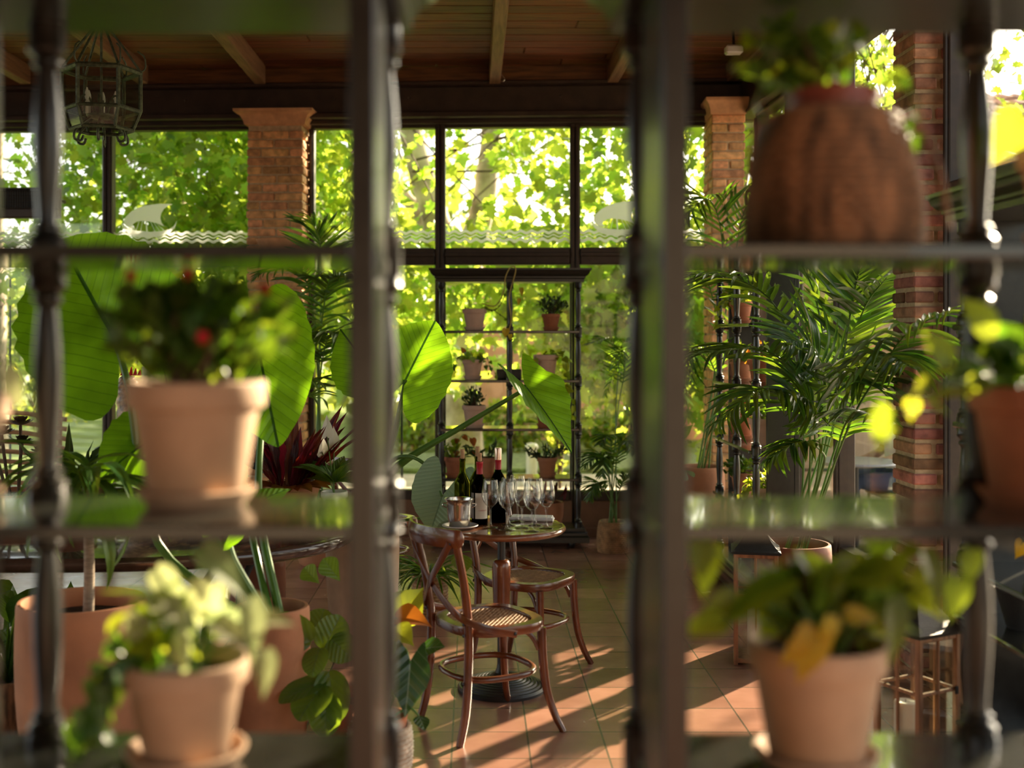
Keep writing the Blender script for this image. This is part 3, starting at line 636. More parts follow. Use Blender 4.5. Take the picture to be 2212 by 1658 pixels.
# ================================================================ PLANT SHELVES
def turned_post(z_levels, zb, zt):
    """turned post with a block at every shelf level, beads and a long swelling between"""
    prof = [(.020, zb), (.030, zb + .01), (.030, zb + .06)]
    lv = [zb + .05] + list(z_levels) + [zt]
    for a, b in zip(lv[:-1], lv[1:]):
        a0, b0 = a + .022, b - .045; s = b0 - a0
        seq = [(.029, 0), (.031, .012), (.027, .03), (.019, .045), (.024, .06), (.024, .075), (.018, .09), (.0165, .12), (.019, .25), (.0225, .42), (.0235, .55), (.022, .68), (.018, .82), (.0155, .88), (.019, .90), (.024, .915), (.024, .93), (.018, .945), (.025, .965), (.030, .98), (.031, .99), (.029, 1)]
        prof += [(r, a0 + t * s) for r, t in seq]
    prof.append((.029, zt)); return prof
def plant_shelf(name, label, loc, rz, levels, top, w=.535, dep=.31, px=.525, py=.14, group=None):
    t = thing(name, label, 'shelf', loc, rz, group)
    yf = -dep / 2 + .048
    for k, x in enumerate((-w, 0, w)):
        m = MB().lathe(turned_post(levels, .12, top - .10), 18, (x, yf, 0))
        for z in levels: m.box((x - .027, yf - .027, z - .040), (x + .027, yf + .027, z + .022), .008)
        m.obj('turned_post', paint, t)
    for x in (-px, 0, px):
        m = MB().box((x - .0185, py - .015, .12), (x + .0185, py + .015, top - .09), .003)
        s = -1 if x > 0 else 1
        if x: m.box((x - s * .0185, py - .185, .12), (x - s * -.004, py - .015, top - .09), .004)
        m.obj('back_post', paint, t)
    for z in levels:
        MB().box((-w - .005, -dep / 2, z - .021), (w + .005, dep / 2 - .003, z), .004).obj('shelf_board', shelfpaint, t)
    for sx in (-1, 1):
        for z in levels: MB().box((sx * w - .011, yf, z - .036), (sx * w + .011, py, z - .008), .003).obj('side_rail', paint, t)
    # cornice with a stepped profile
    c = MB(); pf = [(0, 0), (.012, .0), (.012, .022), (.022, .03), (.022, .042), (.036, .05), (.05, .066), (.056, .084), (.066, .09), (.066, .105)]
    vv = []
    for e, z in pf:
        vv += [(-w - .03 - e, -dep / 2 - e, top - .105 + z), (w + .03 + e, -dep / 2 - e, top - .105 + z), (w + .03 + e, dep / 2, top - .105 + z), (-w - .03 - e, dep / 2, top - .105 + z)]
    n = len(pf); c.add(vv, [[i * 4 + j, i * 4 + (j + 1) % 4, (i + 1) * 4 + (j + 1) % 4, (i + 1) * 4 + j] for i in range(n - 1) for j in range(4)] + [[3, 2, 1, 0], [(n - 1) * 4 + j for j in range(4)]])
    c.obj('cornice', paint, t, 30)
    c = MB(); pf = [(.05, .045), (.05, .085), (.038, .10), (.038, .118), (.02, .13), (.02, .15)]; vv = []
    for e, z in pf: vv += [(-w - .03 - e, -dep / 2 - e, z), (w + .03 + e, -dep / 2 - e, z), (w + .03 + e, dep / 2, z), (-w - .03 - e, dep / 2, z)]
    n = len(pf); c.add(vv, [[i * 4 + j, i * 4 + (j + 1) % 4, (i + 1) * 4 + (j + 1) % 4, (i + 1) * 4 + j] for i in range(n - 1) for j in range(4)] + [[3, 2, 1, 0], [(n - 1) * 4 + j for j in range(4)]])
    c.obj('plinth', paint, t, 30)
    for sx in (-1, 1):
        for sy in (-1, 1): MB().lathe([(0, 0), (.018, 0), (.025, .012), (.025, .03), (.018, .045), (.012, .048)], 12, (sx * (w - .05), sy * (dep / 2 - .05), 0)).obj('caster', black_metal, t)
    return t
FL = [.24, .63, 1.016, 1.403, 1.791]
YN = 1.775                               # middle of the two near shelves
plant_shelf('plant_shelf', 'dark grey plant shelf nearest the viewer, left of the open gap', (-.678, YN, 0), math.pi, FL, 2.265, group=None)
plant_shelf('plant_shelf', 'dark grey plant shelf nearest the viewer, right of the open gap', (.803, YN, 0), math.pi, FL, 2.265)
BL = [.537, .927, 1.306, 1.69]
plant_shelf('plant_shelf', 'tall dark grey plant shelf of clay pots standing before the back windows', (.287, 9.345, 0), 0, BL, 2.174)
WL = [.18, .57, .955, 1.34, 1.73]
plant_shelf('plant_shelf', 'dark grey plant shelf along the right-hand glazing behind the palm', (1.83, 7.72, 0), -math.pi / 2, WL, 2.19)
plant_shelf('plant_shelf', 'dark grey plant shelf at the far right edge, along the right-hand glazing', (1.94, 3.86, 0), -math.pi / 2, [.24, .63, .82, 1.34, 1.70], 2.19)

# ================================================================ TABLE AND CHAIRS
TX, TY, TZ = .1325, 5.54, .77
t = thing('bistro_table', 'round wooden bistro table on a single column, carrying bottles and glasses', 'table', (TX, TY, 0))
MB().lathe([(0, TZ - .034), (.265, TZ - .034), (.290, TZ - .030), (.302, TZ - .018), (.302, TZ - .010), (.295, TZ - .001), (.285, TZ), (0, TZ)], 64).obj('table_top', table_wood, t, 50)
MB().lathe([(.019, .05), (.019, TZ - .034)], 16).obj('pole', black_metal, t)
MB().lathe([(.030, .30), (.036, .31), (.038, .35), (.040, .42), (.0435, .52), (.044, .575), (.041, .595), (.032, .606), (.02, .609)], 24).obj('column_sleeve', chair_wood, t, 50)
pr = [(.205, 0), (.206, .012)]
for k in range(9): r = .198 - k * .0165; z = .016 + .052 * (1 - (r / .205) ** 2); pr += [(r, z + .004), (r - .009, z + .0045), (r - .0105, z)]
pr += [(.045, .072), (.030, .08), (.022, .10), (.019, .12)]
MB().lathe(pr, 48).obj('base', black_metal, t, 25)

def seat_xy(a, hw=.212, hd=.205, e=2.9):
    c, s = math.cos(a), math.sin(a); k = (abs(c) ** e + abs(s) ** e) ** (-1 / e)
    return hw * k * c * (1.0 + .06 * (s * k)), hd * k * s
def chair(label, loc, rz, group):
    t = thing('cross_back_chair', label, 'chair', loc, rz, group)
    # seat frame: rounded square ring
    n = 56; A = [i * 2 * math.pi / n for i in range(n)]
    m = MB(); sec = [(1.0, .425), (1.012, .432), (1.012, .456), (1.0, .463), (.80, .463), (.785, .458), (.785, .437), (.80, .425)]
    v = []
    for k, z in sec:
        for a in A: x, y = seat_xy(a); v.append((x * k, y * k, z))
    q = len(sec); m.add(v, [[i * n + j, i * n + (j + 1) % n, ((i + 1) % q) * n + (j + 1) % n, ((i + 1) % q) * n + j] for i in range(q) for j in range(n)])
    m.obj('seat_frame', chair_wood, t)
    # woven cane
    m = MB()
    def inside(x, y): return (abs(x) / (.212 * .80)) ** 2.9 + (abs(y) / (.205 * .80)) ** 2.9 <= 1
    def strand(dx, dy, off, z, r):
        pts = [(-dy * off + dx * s, dx * off + dy * s) for s in np.linspace(-.3, .3, 121)]
        ins = [p for p in pts if inside(*p)]
        if len(ins) > 3: m.tube([(ins[0][0], ins[0][1], z), (ins[-1][0], ins[-1][1], z)], r, 4, False)
    for k in range(-10, 11):
        for d in (-.0025, .0025): strand(1, 0, k * .0165 + d, .4500, .0014); strand(0, 1, k * .0165 + d, .4522, .0014)
    for k in range(-14, 15):
        strand(.7071, .7071, k * .0165, .4535, .0016); strand(.7071, -.7071, k * .0165, .4538, .0016)
    m.obj('cane_panel', cane, t, 0)
    # legs
    for sx in (-1, 1):
        p = smooth([(sx * .185, -.235, 0), (sx * .178, -.205, .12), (sx * .172, -.190, .28), (sx * .172, -.188, .46), (sx * .180, -.212, .64), (sx * .188, -.248, .80), (sx * .190, -.262, .872)], 26)
        MB().tube(p, [.0165, .018, .019, .019, .0175, .0165, .015], 10).obj('back_leg', chair_wood, t, 40)
        p = smooth([(sx * .232, .232, 0), (sx * .205, .205, .07), (sx * .180, .182, .17), (sx * .168, .170, .30), (sx * .165, .165, .43)], 20)
        MB().tube(p, [.0145, .016, .0175, .019, .020], 10).obj('front_leg', chair_wood, t, 40)
        MB().sweep(smooth([(sx * .165, .150, .34), (sx * .160, .125, .39), (sx * .150, .085, .428)], 8), .02, .012, (1, 0, 0)).obj('corner_brace', chair_wood, t)
    # foot ring
    p = [(.178 * math.copysign(abs(math.cos(a)) ** .75, math.cos(a)), -.006 + .186 * math.copysign(abs(math.sin(a)) ** .75, math.sin(a)), .245) for a in A]
    MB().sweep(p, .025, .025, (0, 0, 1), closed=True, ch=.30).obj('foot_ring', chair_wood, t, 50)
    # top rail
    p = smooth([(-.222, -.235, .842), (-.195, -.268, .842), (-.10, -.315, .842), (0, -.330, .842), (.10, -.315, .842), (.195, -.268, .842), (.222, -.235, .842)], 40)
    nr = [(x * 1.2, y * 1.0 - .10, 0.0) for x, y, z in p]; s = np.linspace(-1, 1, 40)
    MB().sweep(p, .076 * (1 - .75 * np.abs(s) ** 14), .026 * (1 - .5 * np.abs(s) ** 14), nr, ch=.3).obj('top_rail', chair_wood, t, 50)
    # crossed bentwood bands
    for sx in (-1, 1):
        p = smooth([(sx * .192, -.284 - .002 * sx, .822), (sx * .12, -.288, .745), (sx * .02, -.280 - .006 * sx, .648), (-sx * .09, -.252, .565), (-sx * .178, -.213, .508), (-sx * .222, -.12, .468), (-sx * .2225, -.02, .440), (-sx * .2225, .01, .432)], 40)
        nn = [(.25 * x * 4, min(-.2, y) if abs(x) < .21 else y * .15, 0) for x, y, z in p]
        nn = unit(np.array(nn) * [1, 1, 0])
        MB().sweep(p, .030, .008, nn, ch=.2).obj('cross_band', chair_wood, t, 40)
    b = MB()
    for x, y, z in ((.19, -.283, .82), (-.19, -.283, .82), (.172, -.212, .485), (-.172, -.212, .485), (.172, -.211, .44), (-.172, -.211, .44), (.174, -.213, .245), (-.174, -.213, .245), (.227, 0, .436), (-.227, 0, .436)):
        m0 = len(b.v); b.lathe([(.0075, 0), (.007, .003), (.003, .005), (0, .005)], 8)
        q = b.v[-1].copy()
        b.v[-1] = (np.stack([q[:, 0] + x, -q[:, 2] + y, q[:, 1] + z], 1) if abs(y) > .05 else np.stack([math.copysign(1, x) * q[:, 2] + x, q[:, 0] + y, q[:, 1] + z], 1))
    b.obj('bolts', black_metal, t)
    return t
gch = 'cross-back cafe chairs'
c0 = chair('cross-back wooden chair nearest the viewer, its back towards the left', (.065, 5.04, 0), math.radians(28.4 - 90), gch)
c0['group'] = gch
dup(c0, (.275, 5.90, 0), math.atan2(-.56, .83) - math.pi / 2, 'cross-back wooden chair behind the bistro table, cane seat to the right', gch)
dup(c0, (-.62, 7.75, 0), math.radians(-35), 'cross-back wooden chair far behind the table, below the grey-green leaf', gch)

# ---------------------------------------------------------------- things on the table
def bottle(name, label, px, D, h, gl, cork_h, cap=None, lab=False, foil=False, dark=True):
    x = FX(px, D); t = thing(name, label, 'bottle', (x, D, TZ), rnd.uniform(-.2, .2), 'wine bottles on the bistro table')
    r = .0385; b = h - cork_h; o = [(0, .006), (.026, .001), (r - .002, .0), (r, .004), (r, b * .60), (r - .003, b * .65), (.022, b * .735), (.0155, b * .77), (.0140, b * .82), (.0135, b - .012), (.0150, b - .011), (.0150, b - .002), (.0135, b)]
    i = [(.0095, b), (.0098, b - .03), (.0105, b * .80), (.018, b * .735), (r - .007, b * .64), (r - .004, b * .60), (r - .004, .012), (.018, .012), (0, .02)]
    MB().lathe(o + i, 28).obj('glass_body', gl, t, 40)
    MB().lathe([(.0085, b - .015), (.009, b + .001), (.0105, b + .004), (.0105, h - .002), (.009, h), (0, h)], 14).obj('cork', M('cork', (.55, .34, .18), .85, noise=(60, .3)), t)
    if dark: MB().lathe([(0, .021), (.018, .0135), (r - .0055, .0135), (r - .0055, b * (.57 if dark is True else dark)), (0, b * (.57 if dark is True else dark))], 24).obj('wine', M('red_wine', (.012, .002, .003), .1), t)
    if cap: MB().lathe([(.0137, b * .80), (.0155, b * .80), (.0150, b * .86), (.0152, b - .014), (.0165, b - .012), (.0165, b - .001), (.0100, b)], 20).obj('capsule', cap, t, 40)
    if foil: MB().lathe([(.0168, b - .016), (.0170, h + .004), (.015, h + .010), (.006, h + .012), (0, h + .012)], 20).obj('foil_cap', M('pale_foil', (.75, .55, .45), .25, metal=.8), t)
    if lab:
        m = MB(); aa = np.linspace(-2.05, -.35, 18); z0, z1 = .030, .150
        v = np.vstack([np.stack([(r + .0006) * np.cos(aa), (r + .0006) * np.sin(aa), np.full(18, z)], 1) for z in (z0, z1)] + [np.stack([r * np.cos(aa), r * np.sin(aa), np.full(18, z)], 1) for z in (z0, z1)])
        j = np.arange(17); m.add(v, [np.stack([j, j + 1, 18 + j + 1, 18 + j], 1), np.stack([36 + j, 54 + j, 54 + j + 1, 36 + j + 1], 1)])
        lo = m.obj('paper_label', M('cream_label_paper', (.80, .74, .64), .7), t)
        bl = MB(); aa = np.linspace(-3.0, -2.25, 8)
        v = np.vstack([np.stack([(r + .0006) * np.cos(aa), (r + .0006) * np.sin(aa), np.full(8, z)], 1) for z in (z0, z1)] + [np.stack([r * np.cos(aa), r * np.sin(aa), np.full(8, z)], 1) for z in (z0, z1)])
        j = np.arange(7); bl.add(v, [np.stack([j, j + 1, 8 + j + 1, 8 + j], 1)]); bl.obj('back_label', M('dark_label_paper', (.20, .17, .15), .7), t)
        def text(s, size, z, a0, mat):
            cu = bpy.data.curves.new('lettering', 'FONT'); cu.body = s; cu.size = size; cu.align_x = 'CENTER'; to = bpy.data.objects.new('tmp', cu); COL.objects.link(to)
            me = bpy.data.meshes.new_from_object(to.evaluated_get(bpy.context.evaluated_depsgraph_get())); bpy.data.objects.remove(to)
            for vt in me.vertices: a = a0 + vt.co.x / r; zz = z + vt.co.y; vt.co = ((r + .0012) * math.cos(a), (r + .0012) * math.sin(a), zz)
            me.materials.append(mat); q = bpy.data.objects.new('lettering', me); COL.objects.link(q); q.parent = lo
        text('CABERNET', .0085, .066, -1.05, M('red_ink', (.45, .05, .04), .6))
    return t
capred = M('red_capsule', (.42, .015, .03), .35); capdk = M('dark_capsule', (.03, .02, .02), .35)
bottle('wine_bottle', 'olive green wine bottle with pale cork, leftmost on the bistro table', 999, 5.64, .345, bottle_green, .045, dark=.33)
bottle('wine_bottle', 'olive wine bottle with tall cork, behind the labelled bottle', 1031.5, 5.725, .350, bottle_green, .048, dark=.25)
bottle('wine_bottle', 'dark wine bottle with cream label and red capsule, in front', 1036, 5.56, .335, bottle_dark, .040, cap=capred, lab=True)
bottle('wine_bottle', 'dark wine bottle with red capsule and foil top, behind the glasses', 1076, 5.63, .342, bottle_dark, .03, cap=capred, foil=True)

def wine_glass(label, x, y):
    t = thing('wine_glass', label, 'wine glass', (x, y, TZ), 0, 'wine glasses on the bistro table')
    o = [(0, .0), (.034, .0), (.0355, .0015), (.034, .0035), (.018, .006), (.007, .012), (.0042, .022), (.0038, .060), (.0042, .088), (.009, .095), (.022, .105), (.034, .122), (.0405, .145), (.041, .165), (.038, .190), (.0345, .213), (.0335, .2225)]
    i = [(.0325, .2225), (.0335, .212), (.037, .190), (.0398, .165), (.0392, .146), (.0330, .124), (.021, .1075), (.009, .099), (0, .098)]
    MB().lathe(o[:12], 24).obj('foot_and_stem', wine_glass_m, t, 60) if False else None
    MB().lathe(o + i, 32).obj('glass', wine_glass_m, t, 60)
    return t
g0 = None
for bx, by, lab in ((933, 848, 'wine glass in front of the dark bottles, leftmost of the glasses'), (1083, 870, 'wine glass in the front row, right of the leftmost glass'), (1100, 826, 'wine glass just behind the second glass of the front row'), (1183, 796, 'wine glass farthest back, beside the napkin'), (1224, 850, 'wine glass in the middle, between the front row and the napkin'), (1316, 882, 'wine glass nearest the viewer on the bistro table'), (1345, 826, 'wine glass behind the nearest one, at the napkin edge'), (1447, 853, 'wine glass at the right end of the group, by the table edge')):
    D = (H - TZ) * FPX / (940 + (by) / 4.254 - CY); x = FX(840 + bx / 4.254, D)
    if g0 is None: g0 = wine_glass(lab, x, D)
    else: dup(g0, (x, D, TZ), rnd.uniform(0, 6), lab)
D = 5.447
b = MB().lathe([(0, 0), (.045, 0), (.056, .001), (.082, .012), (.084, .014), (.082, .016), (.055, .006), (0, .005)], 40).obj('saucer', white_china); b.location = (FX(994, D), D, TZ); tag(b, 'white china saucer under the steel wine bucket', 'saucer')
t = thing('wine_bucket', 'small brushed steel wine bucket standing on a white saucer', 'bucket', (FX(992, D), D, TZ + .0065))
MB().lathe([(0, 0), (.044, 0), (.047, .003), (.054, .05), (.059, .10), (.061, .118), (.067, .126), (.069, .129), (.068, .131), (.063, .129), (.0595, .118), (.0575, .10), (.0525, .05), (.046, .006), (0, .005)], 48).obj('body', steel, t, 50)
for sx in (-1, 1): MB().tube(smooth([(sx * .060, 0, .108), (sx * .074, 0, .106), (sx * .076, 0, .096), (sx * .058, 0, .088)], 10), .003, 6).obj('handle', steel, t)
q = MB(); n = 22
for k in range(3):
    z = .003 + .006 * k; q.box((-.105 + .002 * k, -.048 + .003 * k, z - .003), (.105 - .004 * k, .048, z + .003), .0028)
q.tube(smooth([(-.105, -.048, .009), (0, -.0525, .009), (.103, -.048, .009)], 8), .0085, 8)
b = q.obj('napkin', cloth_w); b.location = (.285, 5.69, TZ); b.rotation_euler = (0, 0, math.radians(-9)); tag(b, 'folded white napkin lying behind the wine glasses', 'napkin')

# ================================================================ LANTERNS, SCONCE, HEATER
def floor_lantern(label, loc, rz):
    t = thing('candle_lantern', label, 'lantern', loc, rz); w, h = .098, .560
    for sx in (-1, 1):
        for sy in (-1, 1): MB().box((sx * w - .011, sy * w - .011, 0), (sx * w + .011, sy * w + .011, h), .003).obj('corner_post', lantern_wood, t)
    MB().box((-w - .012, -w - .012, .012), (w + .012, w + .012, .034), .004).obj('base', lantern_wood, t)
    m = MB()
    for k in range(4):
        q = MB().box((-w, -w - .008, h - .02), (w, -w + .008, h), .003).box((-.005, -w - .006, .034), (.005, -w + .006, h), .002).box((-w, -w - .006, .345), (w, -w + .006, .357), .002).xf(Matrix.Rotation(k * math.pi / 2, 4, 'Z'))
        m.add(np.vstack(q.v), q.f)
    m.obj('glazing_bars', lantern_wood, t)
    for k in range(4): MB().box((-w, -w - .0015, .034), (w, -w + .0015, h - .02)).xf(Matrix.Rotation(k * math.pi / 2, 4, 'Z')).obj('pane', lamp_glass, t)
    r = MB(); vv = []; pf = [(.122, h), (.122, h + .012), (.108, h + .020), (.080, h + .052), (.055, h + .092), (.040, h + .122), (.030, h + .126), (.030, h + .134)]
    for e, z in pf: vv += [(-e, -e, z), (e, -e, z), (e, e, z), (-e, e, z)]
    n = len(pf); r.add(vv, [[i * 4 + j, i * 4 + (j + 1) % 4, (i + 1) * 4 + (j + 1) % 4, (i + 1) * 4 + j] for i in range(n - 1) for j in range(4)] + [[3, 2, 1, 0], [(n - 1) * 4 + j for j in range(4)]])
    r.obj('roof', hammered, t, 40)
    MB().lathe([(.010, h + .13), (.008, h + .143), (.014, h + .150), (.016, h + .160), (.010, h + .170), (.004, h + .174), (0, h + .176)], 14).obj('finial', hammered, t)
    MB().box((w - .02, -w - .016, .335), (w - .004, -w - .008, .365), .003).obj('latch', black_metal, t)
    return t
floor_lantern('wooden candle lantern with hammered metal roof at the lower right', (1.66, 4.42, 0), math.radians(28))
floor_lantern('farther wooden candle lantern on the floor, half hidden by leaves', (1.44, 6.02, 0), math.radians(-12))
def candle(label, x, y, z, r, h):
    t = thing('pillar_candle', label, 'candle', (x, y, z)); MB().lathe([(0, 0), (r, 0), (r, h - .004), (r - .004, h), (r - .010, h - .003), (0, h - .006)], 24).obj('wax', candle_m, t, 40); MB().tube([(0, 0, h - .007), (.001, 0, h + .006)], .0012, 5).obj('wick', black_metal, t)
candle('white pillar candle inside the near floor lantern', 1.615, 4.41, .0345, .041, .262)
candle('white pillar candle inside the farther floor lantern', 1.44, 6.02, .0345, .041, .25)

# hexagonal hanging lantern
D = 6.4; hx = thing('hanging_lantern', 'hexagonal green-patina glass lantern hanging from the ceiling', 'lantern', (FX(219, D), D, 2.75))
R, zt, zb = .205, .335, .125; A6 = [math.radians(12 + 60 * k) for k in range(6)]; c6 = lambda k, r, z: (r * math.cos(A6[k % 6]), r * math.sin(A6[k % 6]), z)
m = MB(); 
for k in range(6):
    m.tube([c6(k, R, zt), c6(k, R, zb)], .011, 6); m.tube([c6(k, R, zb), c6(k, R * .8, .02)], .009, 6)
    for z, r, s in ((zt, R, .014), (zb, R, .011), (.02, R * .8, .010)): m.tube([c6(k, r, z), c6(k + 1, r, z)], s, 6)
    m.tube(smooth([c6(k, R, zt), c6(k, R * .93, zt + .03), c6(k, R * .55, zt + .14), c6(k, R * .2, zt + .24), c6(k, .015, zt + .30)], 12), .007, 6)
    m.tube(smooth([c6(k, R, zt + .005), c6(k, R * 1.12, zt + .03), c6(k, R * 1.10, zt + .09), c6(k, R * .92, zt + .12)], 10), .005, 6)
m.tube([(0, 0, .06), (0, 0, 1.08)], .007, 6); m.lathe([(.02, zt + .28), (.03, zt + .30), (.02, zt + .33), (.01, zt + .36)], 12)
m.obj('frame', verdigris, hx)
def facet(k, r0, z0, r1, z1):
    v = [c6(k, r0, z0), c6(k + 1, r0, z0), c6(k + 1, r1, z1), c6(k, r1, z1)]; v2 = [tuple(np.array(q) * [.985, .985, 1]) for q in v]
    return MB().add(v + v2, [[0, 1, 2, 3], [7, 6, 5, 4], [0, 4, 5, 1], [1, 5, 6, 2], [2, 6, 7, 3], [3, 7, 4, 0]])
for k in range(6):
    facet(k, R * .97, zb, R * .97, zt).obj('pane', lamp_glass, hx); facet(k, R * .78, .02, R * .95, zb).obj('lower_pane', lamp_glass, hx)
m = MB(); m.lathe([(0, .075), (.05, .08), (.075, .09), (.08, .10), (.02, .105), (0, .11)], 20); 
for k in range(6):
    a = A6[k] + .5; u = lambda r, z: (r * math.cos(a), r * math.sin(a), z)
    m.tube(smooth([u(.05, .09), u(.10, .05), u(.145, .0), u(.150, -.04), u(.115, -.05), u(.10, -.02)], 14), .007, 6)
    m.tube(smooth([u(.03, .10), u(.07, .19), u(.11, .19), u(.12, .13)], 10), .006, 6)
m.obj('arms', verdigris, hx)
for k in range(4):
    a = A6[k] + .5; MB().lathe([(.010, .10), (.010, .165), (.006, .172), (.013, .19), (.011, .215), (.003, .24), (0, .242)], 10, (.08 * math.cos(a), .08 * math.sin(a), 0)).obj('candle_bulb', candle_m, hx)
MB().lathe([(.05, 1.05), (.05, 1.07), (.02, 1.086), (0, 1.088)], 16).obj('ceiling_rose', verdigris, hx)

ht = thing('patio_heater', 'dark brown grille heater hung across the far left window', 'heater', bw(-3.82, -.16, 2.62), YAW)
MB().box((-.40, -.05, 0), (.40, .05, .08), .01).box((-.40, -.05, .235), (.40, .05, .25), .005).box((-.40, .02, .06), (.40, .05, .25), .005).obj('casing', beam_brown, ht)
m = MB()
for k in range(5): m.tube([(-.39, -.045, .10 + k * .03), (.39, -.045, .10 + k * .03)], .004, 5)
for k in range(40): m.tube([(-.39 + k * .02, -.048, .08), (-.39 + k * .02, -.048, .24)], .0035, 4)
m.obj('grille', black_metal, ht)
for sx in (-.36, .36): MB().box((sx - .02, .04, .14), (sx + .02, .20, .17), .004).obj('bracket', beam_brown, ht)
sc = thing('wall_sconce', 'half-bowl terracotta wall light on the left brick column', 'lamp', bw(-1.60, -.222, 2.30), YAW)
m = MB(); th = np.linspace(math.pi, 2 * math.pi, 20); pr = [(.03, 0), (.09, .03), (.135, .075), (.155, .125), (.160, .132), (.150, .132), (.10, .05), (.0, .03)]
v = np.vstack([np.stack([r * np.cos(th), r * .85 * np.sin(th), np.full(20, z)], 1) for r, z in pr]); i, j = np.meshgrid(np.arange(len(pr) - 1), np.arange(19), indexing='ij')
m.add(v, [np.stack([i * 20 + j, i * 20 + j + 1, (i + 1) * 20 + j + 1, (i + 1) * 20 + j], -1).reshape(-1, 4)]); m.obj('bowl', cap_m, sc, 50)
MB().box((-.05, -.012, .01), (.05, 0, .11), .004).obj('wall_plate', cap_m, sc)
cm = thing('security_camera', 'small white box camera under the ceiling near the corner column', 'camera', P(1585, 108, 8.3))
MB().box((-.06, -.045, -.03), (.06, .045, .03), .012).obj('housing', white_china, cm); MB().tube([(.0, .0, .03), (.0, .02, .16)], .010, 8).obj('bracket', black_metal, cm)
hk = MB().tube(smooth([(0, 0, .06), (.0, 0, .02), (.018, 0, .0), (.026, 0, -.02), (.012, 0, -.036), (-.008, 0, -.03)], 14), .0035, 6).obj('ceiling_hook', steel); hk.location = (.228, 9.50, 3.73); tag(hk, 'small metal hook screwed into the middle rafter', 'hook')

# ================================================================ STONE TABLE AND BENCH ON THE LEFT
t = thing('stone_table', 'long oval dark marble table with curved iron legs, crowded with plants', 'table', (-1.85, 5.62, 0))
n = 72; aa = [k * 2 * math.pi / n for k in range(n)]; m = MB(); pf = [(.95, .685), (.975, .690), (.995, .703), (1.0, .722), (.998, .738), (.99, .748), (.98, .75)]; v = []
for k, z in pf:
    for a in aa: v.append((1.30 * k * math.copysign(abs(math.cos(a)) ** .8, math.cos(a)), .82 * k * math.copysign(abs(math.sin(a)) ** .8, math.sin(a)), z))
m.add(v, [[i * n + j, i * n + (j + 1) % n, (i + 1) * n + (j + 1) % n, (i + 1) * n + j] for i in range(len(pf) - 1) for j in range(n)] + [list(range(n))[::-1], [(len(pf) - 1) * n + j for j in range(n)]])
m.obj('table_top', marble, t, 40)
for sx in (-1, 1):
    for sy in (-1, 1):
        for e in (0, .09):
            MB().sweep(smooth([(sx * (.85 - e), sy * .45, .70), (sx * (.72 - e), sy * .42, .50), (sx * (.66 - e), sy * .38, .30), (sx * (.76 - e), sy * .42, .10), (sx * (.86 - e), sy * .46, 0)], 18), .035, .012, (0, 1, 0)).obj('leg', black_metal, t)
bn = thing('slatted_bench', 'curved slatted wooden garden bench at the far left', 'bench', (-3.75, 8.6, 0), math.radians(20))
slat_m = M('bench_wood', (.42, .22, .10), .5, noise=(6, .4), stretch=(1, 8, 8))
for k in range(9):
    z = .46 + .075 * k; y = .22 + .012 * k + .05 * math.sin(k / 8 * 3)
    MB().sweep(smooth([(-.75, y - .15, z - .05), (-.4, y, z + .0), (0, y + .05, z + .02), (.4, y, z), (.75, y - .15, z - .05)], 24), .035, .016, (0, 1, .1)).obj('back_slat', slat_m, bn)
for k in range(6): MB().box((-.72, -.32 + k * .085, .425), (.72, -.26 + k * .085, .445), .005).obj('seat_slat', slat_m, bn)
for sx in (-1, 1):
    MB().sweep(smooth([(sx * .70, .28, 0), (sx * .70, .22, .42), (sx * .70, .30, .80), (sx * .70, .36, 1.08)], 14), .05, .035, (1, 0, 0)).obj('back_leg', slat_m, bn)
    MB().sweep(smooth([(sx * .70, -.32, 0), (sx * .70, -.30, .42), (sx * .70, -.28, .62)], 10), .05, .035, (1, 0, 0)).obj('front_leg', slat_m, bn)
    MB().sweep(smooth([(sx * .70, -.34, .62), (sx * .70, -.1, .66), (sx * .70, .28, .68)], 12), .06, .025, (0, 0, 1)).obj('armrest', slat_m, bn)
# ================================================================ PLANTS
V = Vector
HALF['lobed'] = [(-.04, 0), (-.45, .10), (-.85, .20), (-1.0, .32), (-.75, .45), (-.3, .50), (.2, .48), (.55, .35), (.82, .15), (1, 0)]
def pot_prof(r, h, t=.010, rim=.24):
    rb = r * .66
    z1 = h * (1 - rim); r1 = rb + (r * .93 - rb) * (1 - rim)
    return [(0, 0), (rb - .004, 0), (rb, .004), (r1, z1), (r * .935 + .002, z1 + .003), (r * .965, z1 + .008), (r - .002, h - .006), (r - .004, h - .001), (r - .006, h), (r - t + .001, h), (r - t, h - .004), (r1 - t, z1), (rb - t * .5, h * .3)]
def cyl_prof(r, h, t=.02, belly=.08, foot=.8):
    o = [(0, 0), (r * foot - .01, 0), (r * foot, .01)] + [(r * (foot + (1 - foot) * (1 - (1 - z) ** 2.2) + belly * math.sin(math.pi * z) * .6), h * z) for z in np.linspace(.1, .93, 9)]
    return o + [(r * 1.0, h * .985), (r - .005, h), (r - t + .004, h), (r - t, h * .985), (r - t, h * .6)]
def bowl_prof(r, h, t=.012): return [(0, 0), (r * .62, 0), (r * .65, .006), (r * .86, h * .45), (r * .95, h * .80), (r * .96, h * .84), (r, h * .86), (r, h - .004), (r - .004, h), (r - t, h), (r - t, h * .85), (r * .84 - t, h * .45)]
